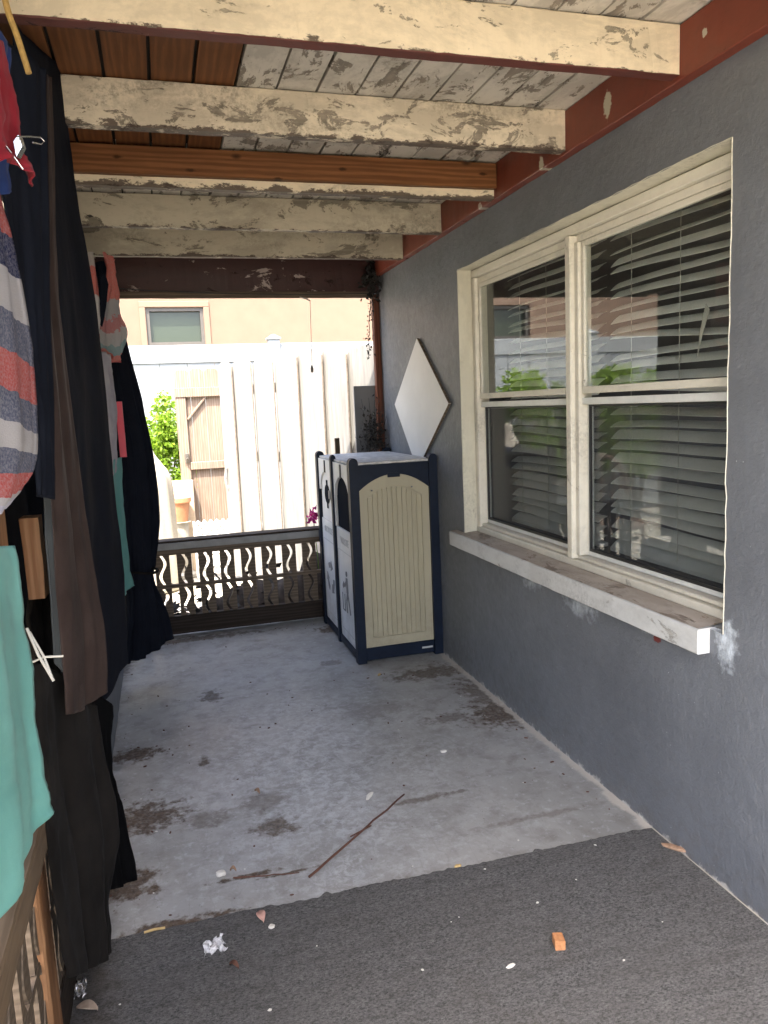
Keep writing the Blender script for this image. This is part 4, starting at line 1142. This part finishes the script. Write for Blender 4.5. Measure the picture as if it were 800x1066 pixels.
# round-backed garden chair, hidden directly but mirrored in the lower pane
t = thing('garden_chair', 'round backed wooden garden chair mirrored in the near lower window pane', 'chair', (-.62, 6.0, -.11))
bm = bmesh.new()
cxx, cyy = -.62, 6.1
arc = [Vector((cxx+.27*math.cos(math.pi*i/16), cyy, .55+.36*math.sin(math.pi*i/16))) for i in range(17)]
tube(bm, arc, .022, 8)
for i in (3, 5, 8, 11, 13): tube(bm, [arc[i], (cxx+.16*math.cos(math.pi*i/16), cyy, .32)], .010, 6)
obj('back', bm, M['cedar'], t)
bm = bmesh.new(); lathe(bm, (cxx, cyy-.22, .29), [(.24, 0), (.26, .015), (.26, .035), (.24, .05)], 24); obj('seat', bm, M['cedar'], t)
for sx, sy in ((-1, -1), (1, -1), (-1, 1), (1, 1)):
    bm = bmesh.new(); tube(bm, [(cxx+sx*.17, cyy-.22+sy*.16, .30), (cxx+sx*.21, cyy-.22+sy*.20, -.11)], .018, 8); obj('leg', bm, M['cedar'], t)

# ------------------------------------------------------------------ curtains and washing along the left side
def row(*pts): return [at(x, y, Y=d) for x, y, d in pts]
# long navy-black curtain
cloth('curtain', [row((14, 22, 1.85), (38, 48, 2.15), (62, 66, 2.55)),
                  row((26, 180, 1.85), (54, 190, 2.15), (78, 195, 2.55)),
                  row((40, 330, 1.85), (72, 335, 2.15), (100, 330, 2.55)),
                  row((50, 480, 1.85), (86, 485, 2.15), (115, 480, 2.55)),
                  row((58, 600, 1.85), (96, 605, 2.15), (126, 600, 2.55)),
                  row((66, 720, 1.85), (98, 745, 2.15), (130, 690, 2.55))], M['navy_cloth'], None, 44, 80, 1.6, .008, .003, 1.)
tag(bpy.data.objects['curtain'], 'long navy black curtain hanging from the ceiling behind the brown cloth strip', 'curtain')
# brown strip in front of it
o = cloth('cloth_strip', [row((24, 70, 1.72), (38, 72, 1.84), (52, 80, 1.95)),
                  row((38, 200, 1.72), (46, 200, 1.84), (56, 200, 1.95)),
                  row((44, 330, 1.72), (54, 330, 1.84), (62, 330, 1.95)),
                  row((54, 470, 1.72), (68, 470, 1.84), (78, 470, 1.95)),
                  row((58, 560, 1.72), (76, 560, 1.84), (90, 560, 1.95)),
                  row((65, 660, 1.72), (86, 660, 1.84), (106, 650, 1.95)),
                  row((70, 744, 1.72), (88, 738, 1.84), (109, 720, 1.95))], M['brown_cloth'], None, 30, 80, 1.6, .006, .003, 2., .6)
tag(o, 'long dark brown satin cloth strip hanging over the navy curtain', 'cloth')
o = cloth('dark_garment', [row((-10, 30, 1.50), (18, 50, 1.58), (48, 72, 1.68)), row((2, 200, 1.50), (26, 200, 1.58), (50, 200, 1.68)), row((18, 330, 1.52), (34, 330, 1.58), (53, 330, 1.68)), row((34, 430, 1.55), (44, 430, 1.6), (57, 430, 1.68)), row((38, 515, 1.58), (46, 518, 1.62), (58, 520, 1.68))], M['navy_cloth'], None, 30, 50, 2, .006, .003, 3.)
tag(o, 'dark navy garment hanging between the striped towel and the brown cloth strip', 'garment')
# grey strap
o = cloth('strap', [row((44, 480, 1.70), (51, 480, 1.72)), row((47, 560, 1.70), (55, 560, 1.72)), row((52, 620, 1.70), (58, 622, 1.72)), row((56, 690, 1.70), (66, 700, 1.72))], cloth_mat('grey_strap', (.05, .055, .055), None, .6), None, 8, 30, .5, .002, .003, 4.)
tag(o, 'narrow grey strap hanging left of the brown cloth strip', 'strap')
# dark bundle of clothing behind the strap
o = cloth('garment', [row((28, 545, 1.95), (38, 548, 2.0), (52, 550, 2.05)), row((34, 600, 1.95), (44, 600, 2.0), (58, 600, 2.05)), row((30, 650, 1.95), (46, 660, 2.0), (64, 660, 2.05)), row((36, 720, 1.95), (52, 722, 2.0), (70, 722, 2.05))], M['char_cloth'], None, 24, 34, 3, .012, .004, 5.)
tag(o, 'crumpled charcoal garment hung beside the wooden block at the left', 'garment')
# black cloth reaching the floor
o = cloth('floor_cloth', [row((34, 690, 1.62), (62, 700, 1.78), (100, 735, 1.95)),
                  row((40, 780, 1.62), (70, 785, 1.78), (112, 800, 1.95)),
                  row((50, 870, 1.62), (82, 870, 1.78), (124, 862, 1.95)),
                  row((58, 950, 1.62), (90, 945, 1.78), (116, 925, 1.93)),
                  row((72, 1018, 1.62), (98, 1008, 1.76), (118, 992, 1.86))], M['char_cloth'], None, 44, 60, 2.0, .010, .003, 2.5)
tag(o, 'charcoal cloth hanging down to the carpet below the brown strip', 'cloth')
o = cloth('floor_cloth', [row((80, 715, 2.06), (98, 720, 2.12), (118, 735, 2.2)), row((92, 790, 2.06), (106, 792, 2.12), (118, 800, 2.2)), row((104, 850, 2.06), (118, 850, 2.14), (130, 848, 2.22)), row((112, 928, 2.06), (128, 922, 2.14), (143, 914, 2.22))], M['black_cloth'], None, 26, 40, 2, .008, .003, 7.)
tag(o, 'black cloth corner flaring out just above the concrete', 'cloth')
P3 = lambda *p: [Vector(q) for q in p]
XB = XL-.17
o = cloth('backing_curtain', [P3((XB, .75, 2.19), (XB, 1.5, 2.19), (XB, 2.3, 2.19), (XB, 3.26, 2.19)), P3((XB, .75, 1.5), (XB, 1.5, 1.5), (XB, 2.3, 1.5), (XB, 3.26, 1.5)), P3((XB, .75, .86), (XB, 1.5, .80), (XB-.01, 1.84, .82), (XB, 3.26, .45))], M['navy_cloth'], None, 70, 40, 9, .02, .003, 8.)
tag(o, 'dark backing curtain outside the left railing behind the striped towel and orange post', 'curtain')
o = cloth('backing_curtain', [P3((XB, 3.2, 2.19), (XB, 4.0, 2.19), (XB, 5.0, 2.19)), P3((XB, 3.2, 1.2), (XB, 4.0, 1.2), (XB, 5.0, 1.2)), P3((XB, 3.2, .36), (XB, 4.0, .35), (XB, 5.0, .36))], M['navy_cloth'], None, 60, 40, 9, .02, .003, 5.)
tag(o, 'dark backing curtain outside the low grey wall behind the teal towel', 'curtain')
# striped towel
o = cloth('striped_towel', [row((-90, 60, 1.0), (-50, 110, 1.2), (-6, 175, 1.40)),
                  row((-80, 200, 1.0), (-36, 232, 1.2), (16, 268, 1.44)),
                  row((-76, 310, 1.0), (-28, 335, 1.2), (33, 372, 1.48)),
                  row((-74, 400, 1.0), (-24, 420, 1.2), (39, 448, 1.48)),
                  row((-74, 480, 1.0), (-30, 492, 1.18), (36, 492, 1.46)),
                  row((-80, 545, 1.0), (-40, 545, 1.15), (10, 527, 1.36))], M['stripes'], None, 40, 80, 3, .008, .005, 3.)
tag(o, 'coral navy and white striped towel hanging at the left edge', 'towel')
# red cloth with navy lining and clip
t = thing('red_cloth', 'red and navy cloth clipped up at the upper left corner above the striped towel', 'cloth', at(10, 190, Y=1.35))
cloth('red_fabric', [row((-30, 20, 1.2), (-12, 30, 1.28), (4, 45, 1.36)), row((-30, 95, 1.2), (-8, 90, 1.28), (15, 100, 1.38)), row((-30, 150, 1.2), (-4, 145, 1.28), (20, 150, 1.40)), row((-30, 195, 1.2), (8, 165, 1.30), (38, 193, 1.42))], M['red_cloth'], t, 26, 40, 3, .008, .003, 1.)
cloth('navy_lining', [row((-30, 0, 1.36), (-10, 20, 1.42), (12, 50, 1.48)), row((-30, 120, 1.36), (-10, 130, 1.42), (10, 130, 1.48)), row((-30, 215, 1.36), (-8, 205, 1.42), (13, 200, 1.48))], M['blue_cloth'], t, 20, 30, 2, .006, .003, 2.)
t2 = thing('binder_clip', 'shiny silver binder clip gripping the red cloth', 'clip', at(18, 155, Y=1.34))
bm = bmesh.new()
c0 = [at(14, 147, Y=1.34), at(19, 140, Y=1.34), at(23, 152, Y=1.34), at(17, 163, Y=1.34)]
prism(bm, c0, (.004, .012, 0)); obj('body', bm, M['steel'], t2)
bm = bmesh.new(); tube(bm, [at(17, 142, Y=1.33), at(32, 142, Y=1.36), at(42, 143, Y=1.38), at(46, 147, Y=1.385), at(43, 150, Y=1.38), at(34, 148, Y=1.36)], .0012, 6); obj('wire_arm', bm, M['steel'], t2)
bm = bmesh.new(); tube(bm, [at(0, 143, Y=1.32), at(14, 162, Y=1.335), at(24, 176, Y=1.34)], .0012, 6); obj('wire_arm', bm, M['steel'], t2)
bm = bmesh.new(); tube(bm, [Vector(p) for p in catmull([at(-4, -40, Y=1.45), at(8, 10, Y=1.45), at(17, 35, Y=1.45), at(25, 60, Y=1.45), at(30, 76, Y=1.45)], 24)], .0052, 8)
tag(obj('rope', bm, M['rope']), 'yellow brown rope end dangling at the top left corner', 'rope')
# teal cloth over the railing
o = cloth('teal_cloth', [row((-90, 575, .85), (-40, 572, 1.05), (12, 568, 1.30)),
                  row((-90, 680, .85), (-36, 670, 1.05), (24, 660, 1.36)),
                  row((-90, 780, .85), (-30, 770, 1.05), (32, 750, 1.38)),
                  row((-90, 930, .85), (-26, 875, 1.05), (40, 810, 1.39)),
                  row((-80, 1140, .85), (-20, 1005, 1.07), (49, 846, 1.41))], M['teal'], None, 44, 70, 3, .010, .003, 4.)
tag(o, 'plain teal cloth hanging over the brown railing cap at the left', 'cloth')
# plastic hangers' white bars
t = thing('clothes_hanger', 'white wire clothes hanger tangled low beside the brown cloth strip', 'hanger', at(42, 690, Y=1.55))
bm = bmesh.new()
tube(bm, [at(28, 654, Y=1.58), at(40, 682, Y=1.56), at(56, 709, Y=1.54)], .0028, 6); tube(bm, [at(31, 658, Y=1.58), at(46, 684, Y=1.56), at(55, 707, Y=1.54)], .0022, 6); tube(bm, [at(32, 690, Y=1.57), at(46, 684, Y=1.56), at(66, 683, Y=1.56)], .0022, 6)
obj('wire', bm, M['cord'], t)

# middle stretch: washing between the two dark curtains
o = cloth('beach_towel', [row((107, 262, 3.9), (112, 265, 3.95), (119, 270, 4.0)), row((112, 300, 3.9), (119, 296, 3.95), (121, 300, 4.0)), row((104, 330, 3.9), (116, 328, 3.95), (125, 325, 4.0)), row((101, 352, 3.9), (117, 355, 3.95), (133, 345, 4.0)), row((103, 364, 3.9), (118, 370, 3.95), (128, 368, 4.0)), row((114, 372, 3.9), (119, 377, 3.95), (124, 373, 4.0))], M['beach'], None, 26, 36, 2, .02, .004, 3.)
tag(o, 'coral white and aqua cloth bundle hanging at the top before the far curtain', 'towel')
o = cloth('beach_towel', [row((92, 262, 3.5), (97, 262, 3.55)), row((95, 300, 3.5), (102, 300, 3.55)), row((97, 330, 3.5), (104, 335, 3.55)), row((99, 362, 3.5), (103, 362, 3.55))], M['beach2'], None, 12, 30, 1, .008, .004, 1.)
tag(o, 'narrow coral and white towel edge just right of the navy curtain', 'towel')
o = cloth('strap', [row((104, 290, 3.75), (108, 283, 3.76), (113, 296, 3.77)), row((104, 318, 3.75), (108, 316, 3.76), (110, 316, 3.77)), row((101, 338, 3.75), (104, 338, 3.76), (106, 340, 3.77))], M['navy_cloth'], None, 10, 16, .5, .003, .006, 1.)
tag(o, 'knotted black strap across the coral cloth bundle', 'strap')
o = cloth('pale_cloth', [row((99, 366, 3.6), (106, 366, 3.75), (114, 370, 3.95)), row((103, 420, 3.6), (111, 420, 3.75), (120, 425, 3.95)), row((106, 470, 3.6), (114, 465, 3.75), (121, 470, 3.95)), row((110, 500, 3.6), (115, 495, 3.75), (119, 490, 3.95))], M['lav_cloth'], None, 30, 40, 3.5, .012, .003, 6., .8)
tag(o, 'pale grey pleated cloth hanging below the coral bundle', 'cloth')
bm = bmesh.new(); a, b = at(123.5, 418, Y=4.05), at(124.5, 476, Y=4.05); rbox(bm, a.x-.016, a.x+.016, 4.04, 4.06, b.z, a.z, 8, .001, 2)
tag(obj('plastic_bar', bm, M['pink']), 'pink plastic bar hanging in front of the far curtain', 'bar')
o = cloth('teal_towel', [row((114, 482, 3.75), (119, 478, 3.85), (126, 476, 3.95)), row((116, 530, 3.75), (122, 530, 3.85), (128, 530, 3.95)), row((121, 580, 3.75), (126, 580, 3.85), (132, 580, 3.95)), row((126, 622, 3.75), (131, 618, 3.85), (137, 610, 3.95))], M['teal'], None, 16, 30, 1.5, .01, .004, 2.)
tag(o, 'narrow teal towel hanging between the two dark curtains', 'towel')
bm = bmesh.new(); tube(bm, [at(133, 445, Y=4.35), at(134.5, 520, Y=4.35), at(135, 560, Y=4.35), at(134, 590, Y=4.35)], .0045, 6)
tag(obj('metal_rod', bm, M['steel']), 'thin pale metal rod hanging against the far black curtain', 'rod')

# far tied black curtain
o = cloth('tied_curtain', [row((96, 275, 4.34), (103, 272, 4.36), (108, 272, 4.38)),
                  row((104, 330, 4.30), (112, 320, 4.34), (124, 330, 4.40)),
                  row((112, 400, 4.28), (126, 395, 4.34), (144, 400, 4.42)),
                  row((122, 470, 4.26), (140, 465, 4.34), (158, 470, 4.44)),
                  row((128, 540, 4.26), (146, 540, 4.34), (165, 535, 4.44)),
                  row((129, 586, 4.28), (150, 586, 4.32), (160, 584, 4.38)),
                  row((130, 604, 4.28), (150, 604, 4.31), (159, 602, 4.36)),
                  row((132, 640, 4.22), (152, 640, 4.28), (172, 634, 4.38)),
                  row((128, 692, 4.18), (152, 684, 4.26), (180, 664, 4.38))], M['navy_cloth'], None, 44, 90, 3.5, .016, .003, 2.)
tag(o, 'black curtain tied in at its middle by the far end railing', 'curtain')
bm = bmesh.new(); tc = at(150, 595, Y=4.32)
tube(bm, [Vector((tc.x+.072*math.cos(a), tc.y+.05*math.sin(a), tc.z+.006*math.sin(a*2))) for a in [2*math.pi*i/20 for i in range(21)]], .008, 6)
tag(obj('curtain_tie', bm, M['char_cloth']), 'dark tie band round the waist of the far black curtain', 'tie')

# ------------------------------------------------------------------ litter on the floor
bm = bmesh.new(); a, b = at(322, 913, Z=.006), at(421, 827, Z=.006)
tube(bm, [a.lerp(b, i/14)+Vector((mnoise.noise(Vector((i*.5, 0, 0)))*.006, mnoise.noise(Vector((i*.5, 3, 0)))*.006, 0)) for i in range(15)], .0042, 6, .003)
tube(bm, [a.lerp(b, .45)+Vector((-.02, 0, .002)), a.lerp(b, .55)+Vector((.02, -.0, .004))], .0025, 5)
tag(obj('stick', bm, M['stick']), 'long thin reddish stick lying across the concrete floor', 'stick')
bm = bmesh.new(); a, b = at(243, 914, Z=.004), at(312, 909, Z=.004)
tube(bm, [a.lerp(b, i/8)+Vector((0, mnoise.noise(Vector((i*.7, 0, 2)))*.008, 0)) for i in range(9)], .0028, 5, .0015)
tag(obj('twig', bm, M['stick']), 'short dark twig lying left of the long stick', 'twig')
bm = bmesh.new(); a, b = at(150, 971, Z=.010), at(172, 966, Z=.010); tube(bm, [a, a.lerp(b, .5)+Vector((0, .002, .001)), b], .0035, 6)
tag(obj('straw_piece', bm, M['straw']), 'yellow straw piece at the carpet edge near the black cloth', 'straw')
def blob(px, py, sx, sy, sz, mat, name, label, cat, seed, z=0., rot=0., flat=False):
    p = at(px, py, Z=z); rr = random.Random(seed); bm = bmesh.new()
    bmesh.ops.create_icosphere(bm, subdivisions=2, radius=1)
    for v in bm.verts:
        v.co = v.co*(1+.28*mnoise.noise(v.co*1.6+Vector((seed, 0, 0)))); v.co = Vector((v.co.x*sx, v.co.y*sy, max(-.6, min(.6, v.co.z))*sz))
    bmesh.ops.rotate(bm, verts=bm.verts, cent=(0, 0, 0), matrix=Matrix.Rotation(rot, 3, 'Z'))
    mz = min(v.co.z for v in bm.verts); bmesh.ops.translate(bm, verts=bm.verts, vec=(p.x, p.y, z-mz+.0005))
    return tag(obj(name, bm, mat), label, cat)
blob(230, 912, .016, .011, .012, M['chip'], 'stone', 'small white stone on the concrete left of the twig', 'stone', 1)
blob(385, 830, .028, .009, .008, M['chip'], 'paper_scrap', 'twisted white paper scrap above the long stick', 'scrap', 2, 0, .9)
blob(462, 783, .016, .009, .006, M['chip'], 'paper_scrap', 'small white paper scrap on the concrete in front of the bin', 'scrap', 3)
blob(283, 966, .009, .008, .006, M['chip'], 'stone', 'tiny white pebble on the carpet beside the pink leaf', 'stone', 4, .007)
blob(477, 903, .012, .007, .006, M['straw'], 'paint_flake', 'yellowish flake at the carpet edge near the middle', 'flake', 5, .002)
blob(532, 1007, .013, .005, .005, M['chip'], 'paint_flake', 'pale sliver on the carpet left of the orange block', 'flake', 8, .007, .2)
blob(703, 884, .045, .012, .008, M['leaf_dry'], 'dry_leaf', 'curled dry leaf against the foot of the grey wall', 'leaf', 9, .007, -.9)
blob(395, 703, .018, .007, .006, M['straw'], 'paint_flake', 'tan flake on the concrete at the foot of the bin', 'flake', 12, 0, .9)
def leaf(px, py, L, wd, mat, label, seed, z, rot, name='dry_leaf'):
    p = at(px, py, Z=z); bm = bmesh.new(); n = 8; vs = []
    for i in range(n+1):
        t = i/n; h = wd*math.sin(math.pi*min(1, t*.95+.03))**.8; y = (t-.5)*L; zz = .010*math.sin(t*3)+.002
        vs.append([bm.verts.new((-h, y, zz+.006)), bm.verts.new((0, y, zz)), bm.verts.new((h, y, zz+.008))])
    for i in range(n):
        for k in range(2): bm.faces.new((vs[i][k], vs[i][k+1], vs[i+1][k+1], vs[i+1][k]))
    bmesh.ops.rotate(bm, verts=bm.verts, cent=(0, 0, 0), matrix=Matrix.Rotation(rot, 3, 'Z')); bmesh.ops.translate(bm, verts=bm.verts, vec=p)
    o = obj(name, bm, mat, None, True); sm = o.modifiers.new('thickness', 'SOLIDIFY'); sm.thickness = .0012
    return tag(o, label, 'leaf')
leaf(272, 957, .045, .013, plain('pinkish_leaf', (.46, .27, .22), .7, .2, 60), 'small pinkish dry leaf on the carpet edge', 1, .008, .2)
leaf(91, 1053, .055, .014, plain('pale_leaf', (.36, .28, .21), .7, .2, 60), 'pale dry leaf beside the foil scrap on the carpet', 2, .008, 1.2)
leaf(243, 833+75, .02, .005, M['leaf_dry'], 'tiny brown leaf curl on the concrete near the twig', 3, .001, 1.2)
leaf(268, 826, .03, .007, M['leaf_dry'], 'brown leaf curl on the concrete above the stain', 4, .001, .5)
leaf(244, 1100-92, .03, .006, M['stick'], 'dark red leaf scrap near the lower edge of the carpet', 5, .008, .8)
def crumple(px, py, s, mat, name, label, seed, z, sx=1.):
    p = at(px, py, Z=z); bm = bmesh.new(); n = 12; vs = []
    for i in range(n+1):
        rw = []
        for j in range(n+1):
            u, v = i/n-.5, j/n-.5; k = Vector((u*5, v*5, seed))
            rw.append(bm.verts.new((p.x+u*s*sx+mnoise.noise(k*1.5)*s*.2, p.y+v*s+mnoise.noise(k*1.5+Vector((4, 4, 4)))*s*.2, z+.002+abs(mnoise.noise(k*.9+Vector((1, 2, 3)))+.15*mnoise.noise(k*3))*s*.6)))
        vs.append(rw)
    for i in range(n):
        for j in range(n): bm.faces.new((vs[i][j], vs[i+1][j], vs[i+1][j+1], vs[i][j+1]))
    return tag(obj(name, bm, mat), label, 'wrapper')
crumple(224, 988, .055, M['film'], 'plastic_wrapper', 'crumpled clear plastic wrapper on the carpet near its far edge', 3, .007)
crumple(83, 1033, .060, M['foil'], 'foil_wrapper', 'crumpled silver foil wrapper on the carpet below the charcoal cloth', 5, .007, .6)
p = at(582, 985, Z=.007); bm = bmesh.new(); rbox(bm, -.013, .013, -.017, .017, .0, .026, 6, .0015, 1)
bmesh.ops.rotate(bm, verts=bm.verts, cent=(0, 0, 0), matrix=Matrix.Rotation(-.25, 3, 'Z')); bmesh.ops.translate(bm, verts=bm.verts, vec=p)
tag(obj('wood_chunk', bm, M['cork']), 'small orange wood chunk lying on the carpet', 'chunk')
# countless small chips: one mesh per kind, copied
bm = bmesh.new(); prism(bm, [(-.005, -.002, 0), (.001, -.004, .0003), (.005, .001, 0), (.0, .004, .0006), (-.004, .002, 0)], (0, 0, .0012))
proto = tag(obj('paint_chip', bm, M['chip'], origin=(0, 0, 0)), 'tiny pale paint chip scattered on floor and carpet', 'chip', 'tiny paint chips on the floor')
spots = []
for px, py in ((125, 1046), (240, 957), (281, 1052), (545, 815), (505, 905), (600, 916), (620, 880), (650, 1000), (470, 960), (440, 1010), (690, 960), (560, 940), (430, 640+262), (478, 955), (160, 930), (147, 832), (163, 866), (255, 905), (300, 760), (360, 770), (480, 725), (505, 745), (545, 752), (596, 800), (240, 700), (330, 735), (190, 760), (415, 760), (540, 875), (330, 985)):
    p = at(px, py, Z=.0075 if at(px, py, Z=0).y < 2.06 else .0005); spots.append(p)
for i, p in enumerate(spots):
    o = proto if i == 0 else proto.copy()
    if i: C.objects.link(o)
    o.location = p; o.rotation_euler = (0, 0, rnd.uniform(0, 6.28)); s = rnd.uniform(.5, 1.1); o.scale = (s, s, s)

# dirt crumbs gathered along the edges of the concrete
bm = bmesh.new(); bmesh.ops.create_icosphere(bm, subdivisions=1, radius=.0055)
for v in bm.verts: v.co = Vector((v.co.x*(1+.5*mnoise.noise(v.co*400)), v.co.y*.7, max(0, v.co.z*.6+.002)))
crumb = tag(obj('dirt_crumb', bm, M['stick'], origin=(0, 0, 0)), 'tiny dark dirt crumb lying on the porch floor', 'crumb', 'dark dirt crumbs on the floor')
rr = random.Random(11); cs = []
for i in range(26): cs.append((XL+.03+abs(rr.gauss(0, .10)), rr.uniform(2.15, 4.8)))
for i in range(20): cs.append((W-.03-abs(rr.gauss(0, .08)), rr.uniform(2.1, 3.95)))
for i in range(20): cs.append((rr.uniform(-.1, .95), 4.98-abs(rr.gauss(0, .12))))
for i in range(44): cs.append((rr.uniform(-.1, 1.35), rr.uniform(2.1, 4.0)))
for i, (x, y) in enumerate(cs):
    o = crumb if i == 0 else crumb.copy()
    if i: C.objects.link(o)
    o.location = (x, y, .0003); o.rotation_euler = (0, 0, rr.uniform(0, 6.28)); k = rr.uniform(.35, 1.15); o.scale = (k*rr.uniform(.8, 1.8), k, k)
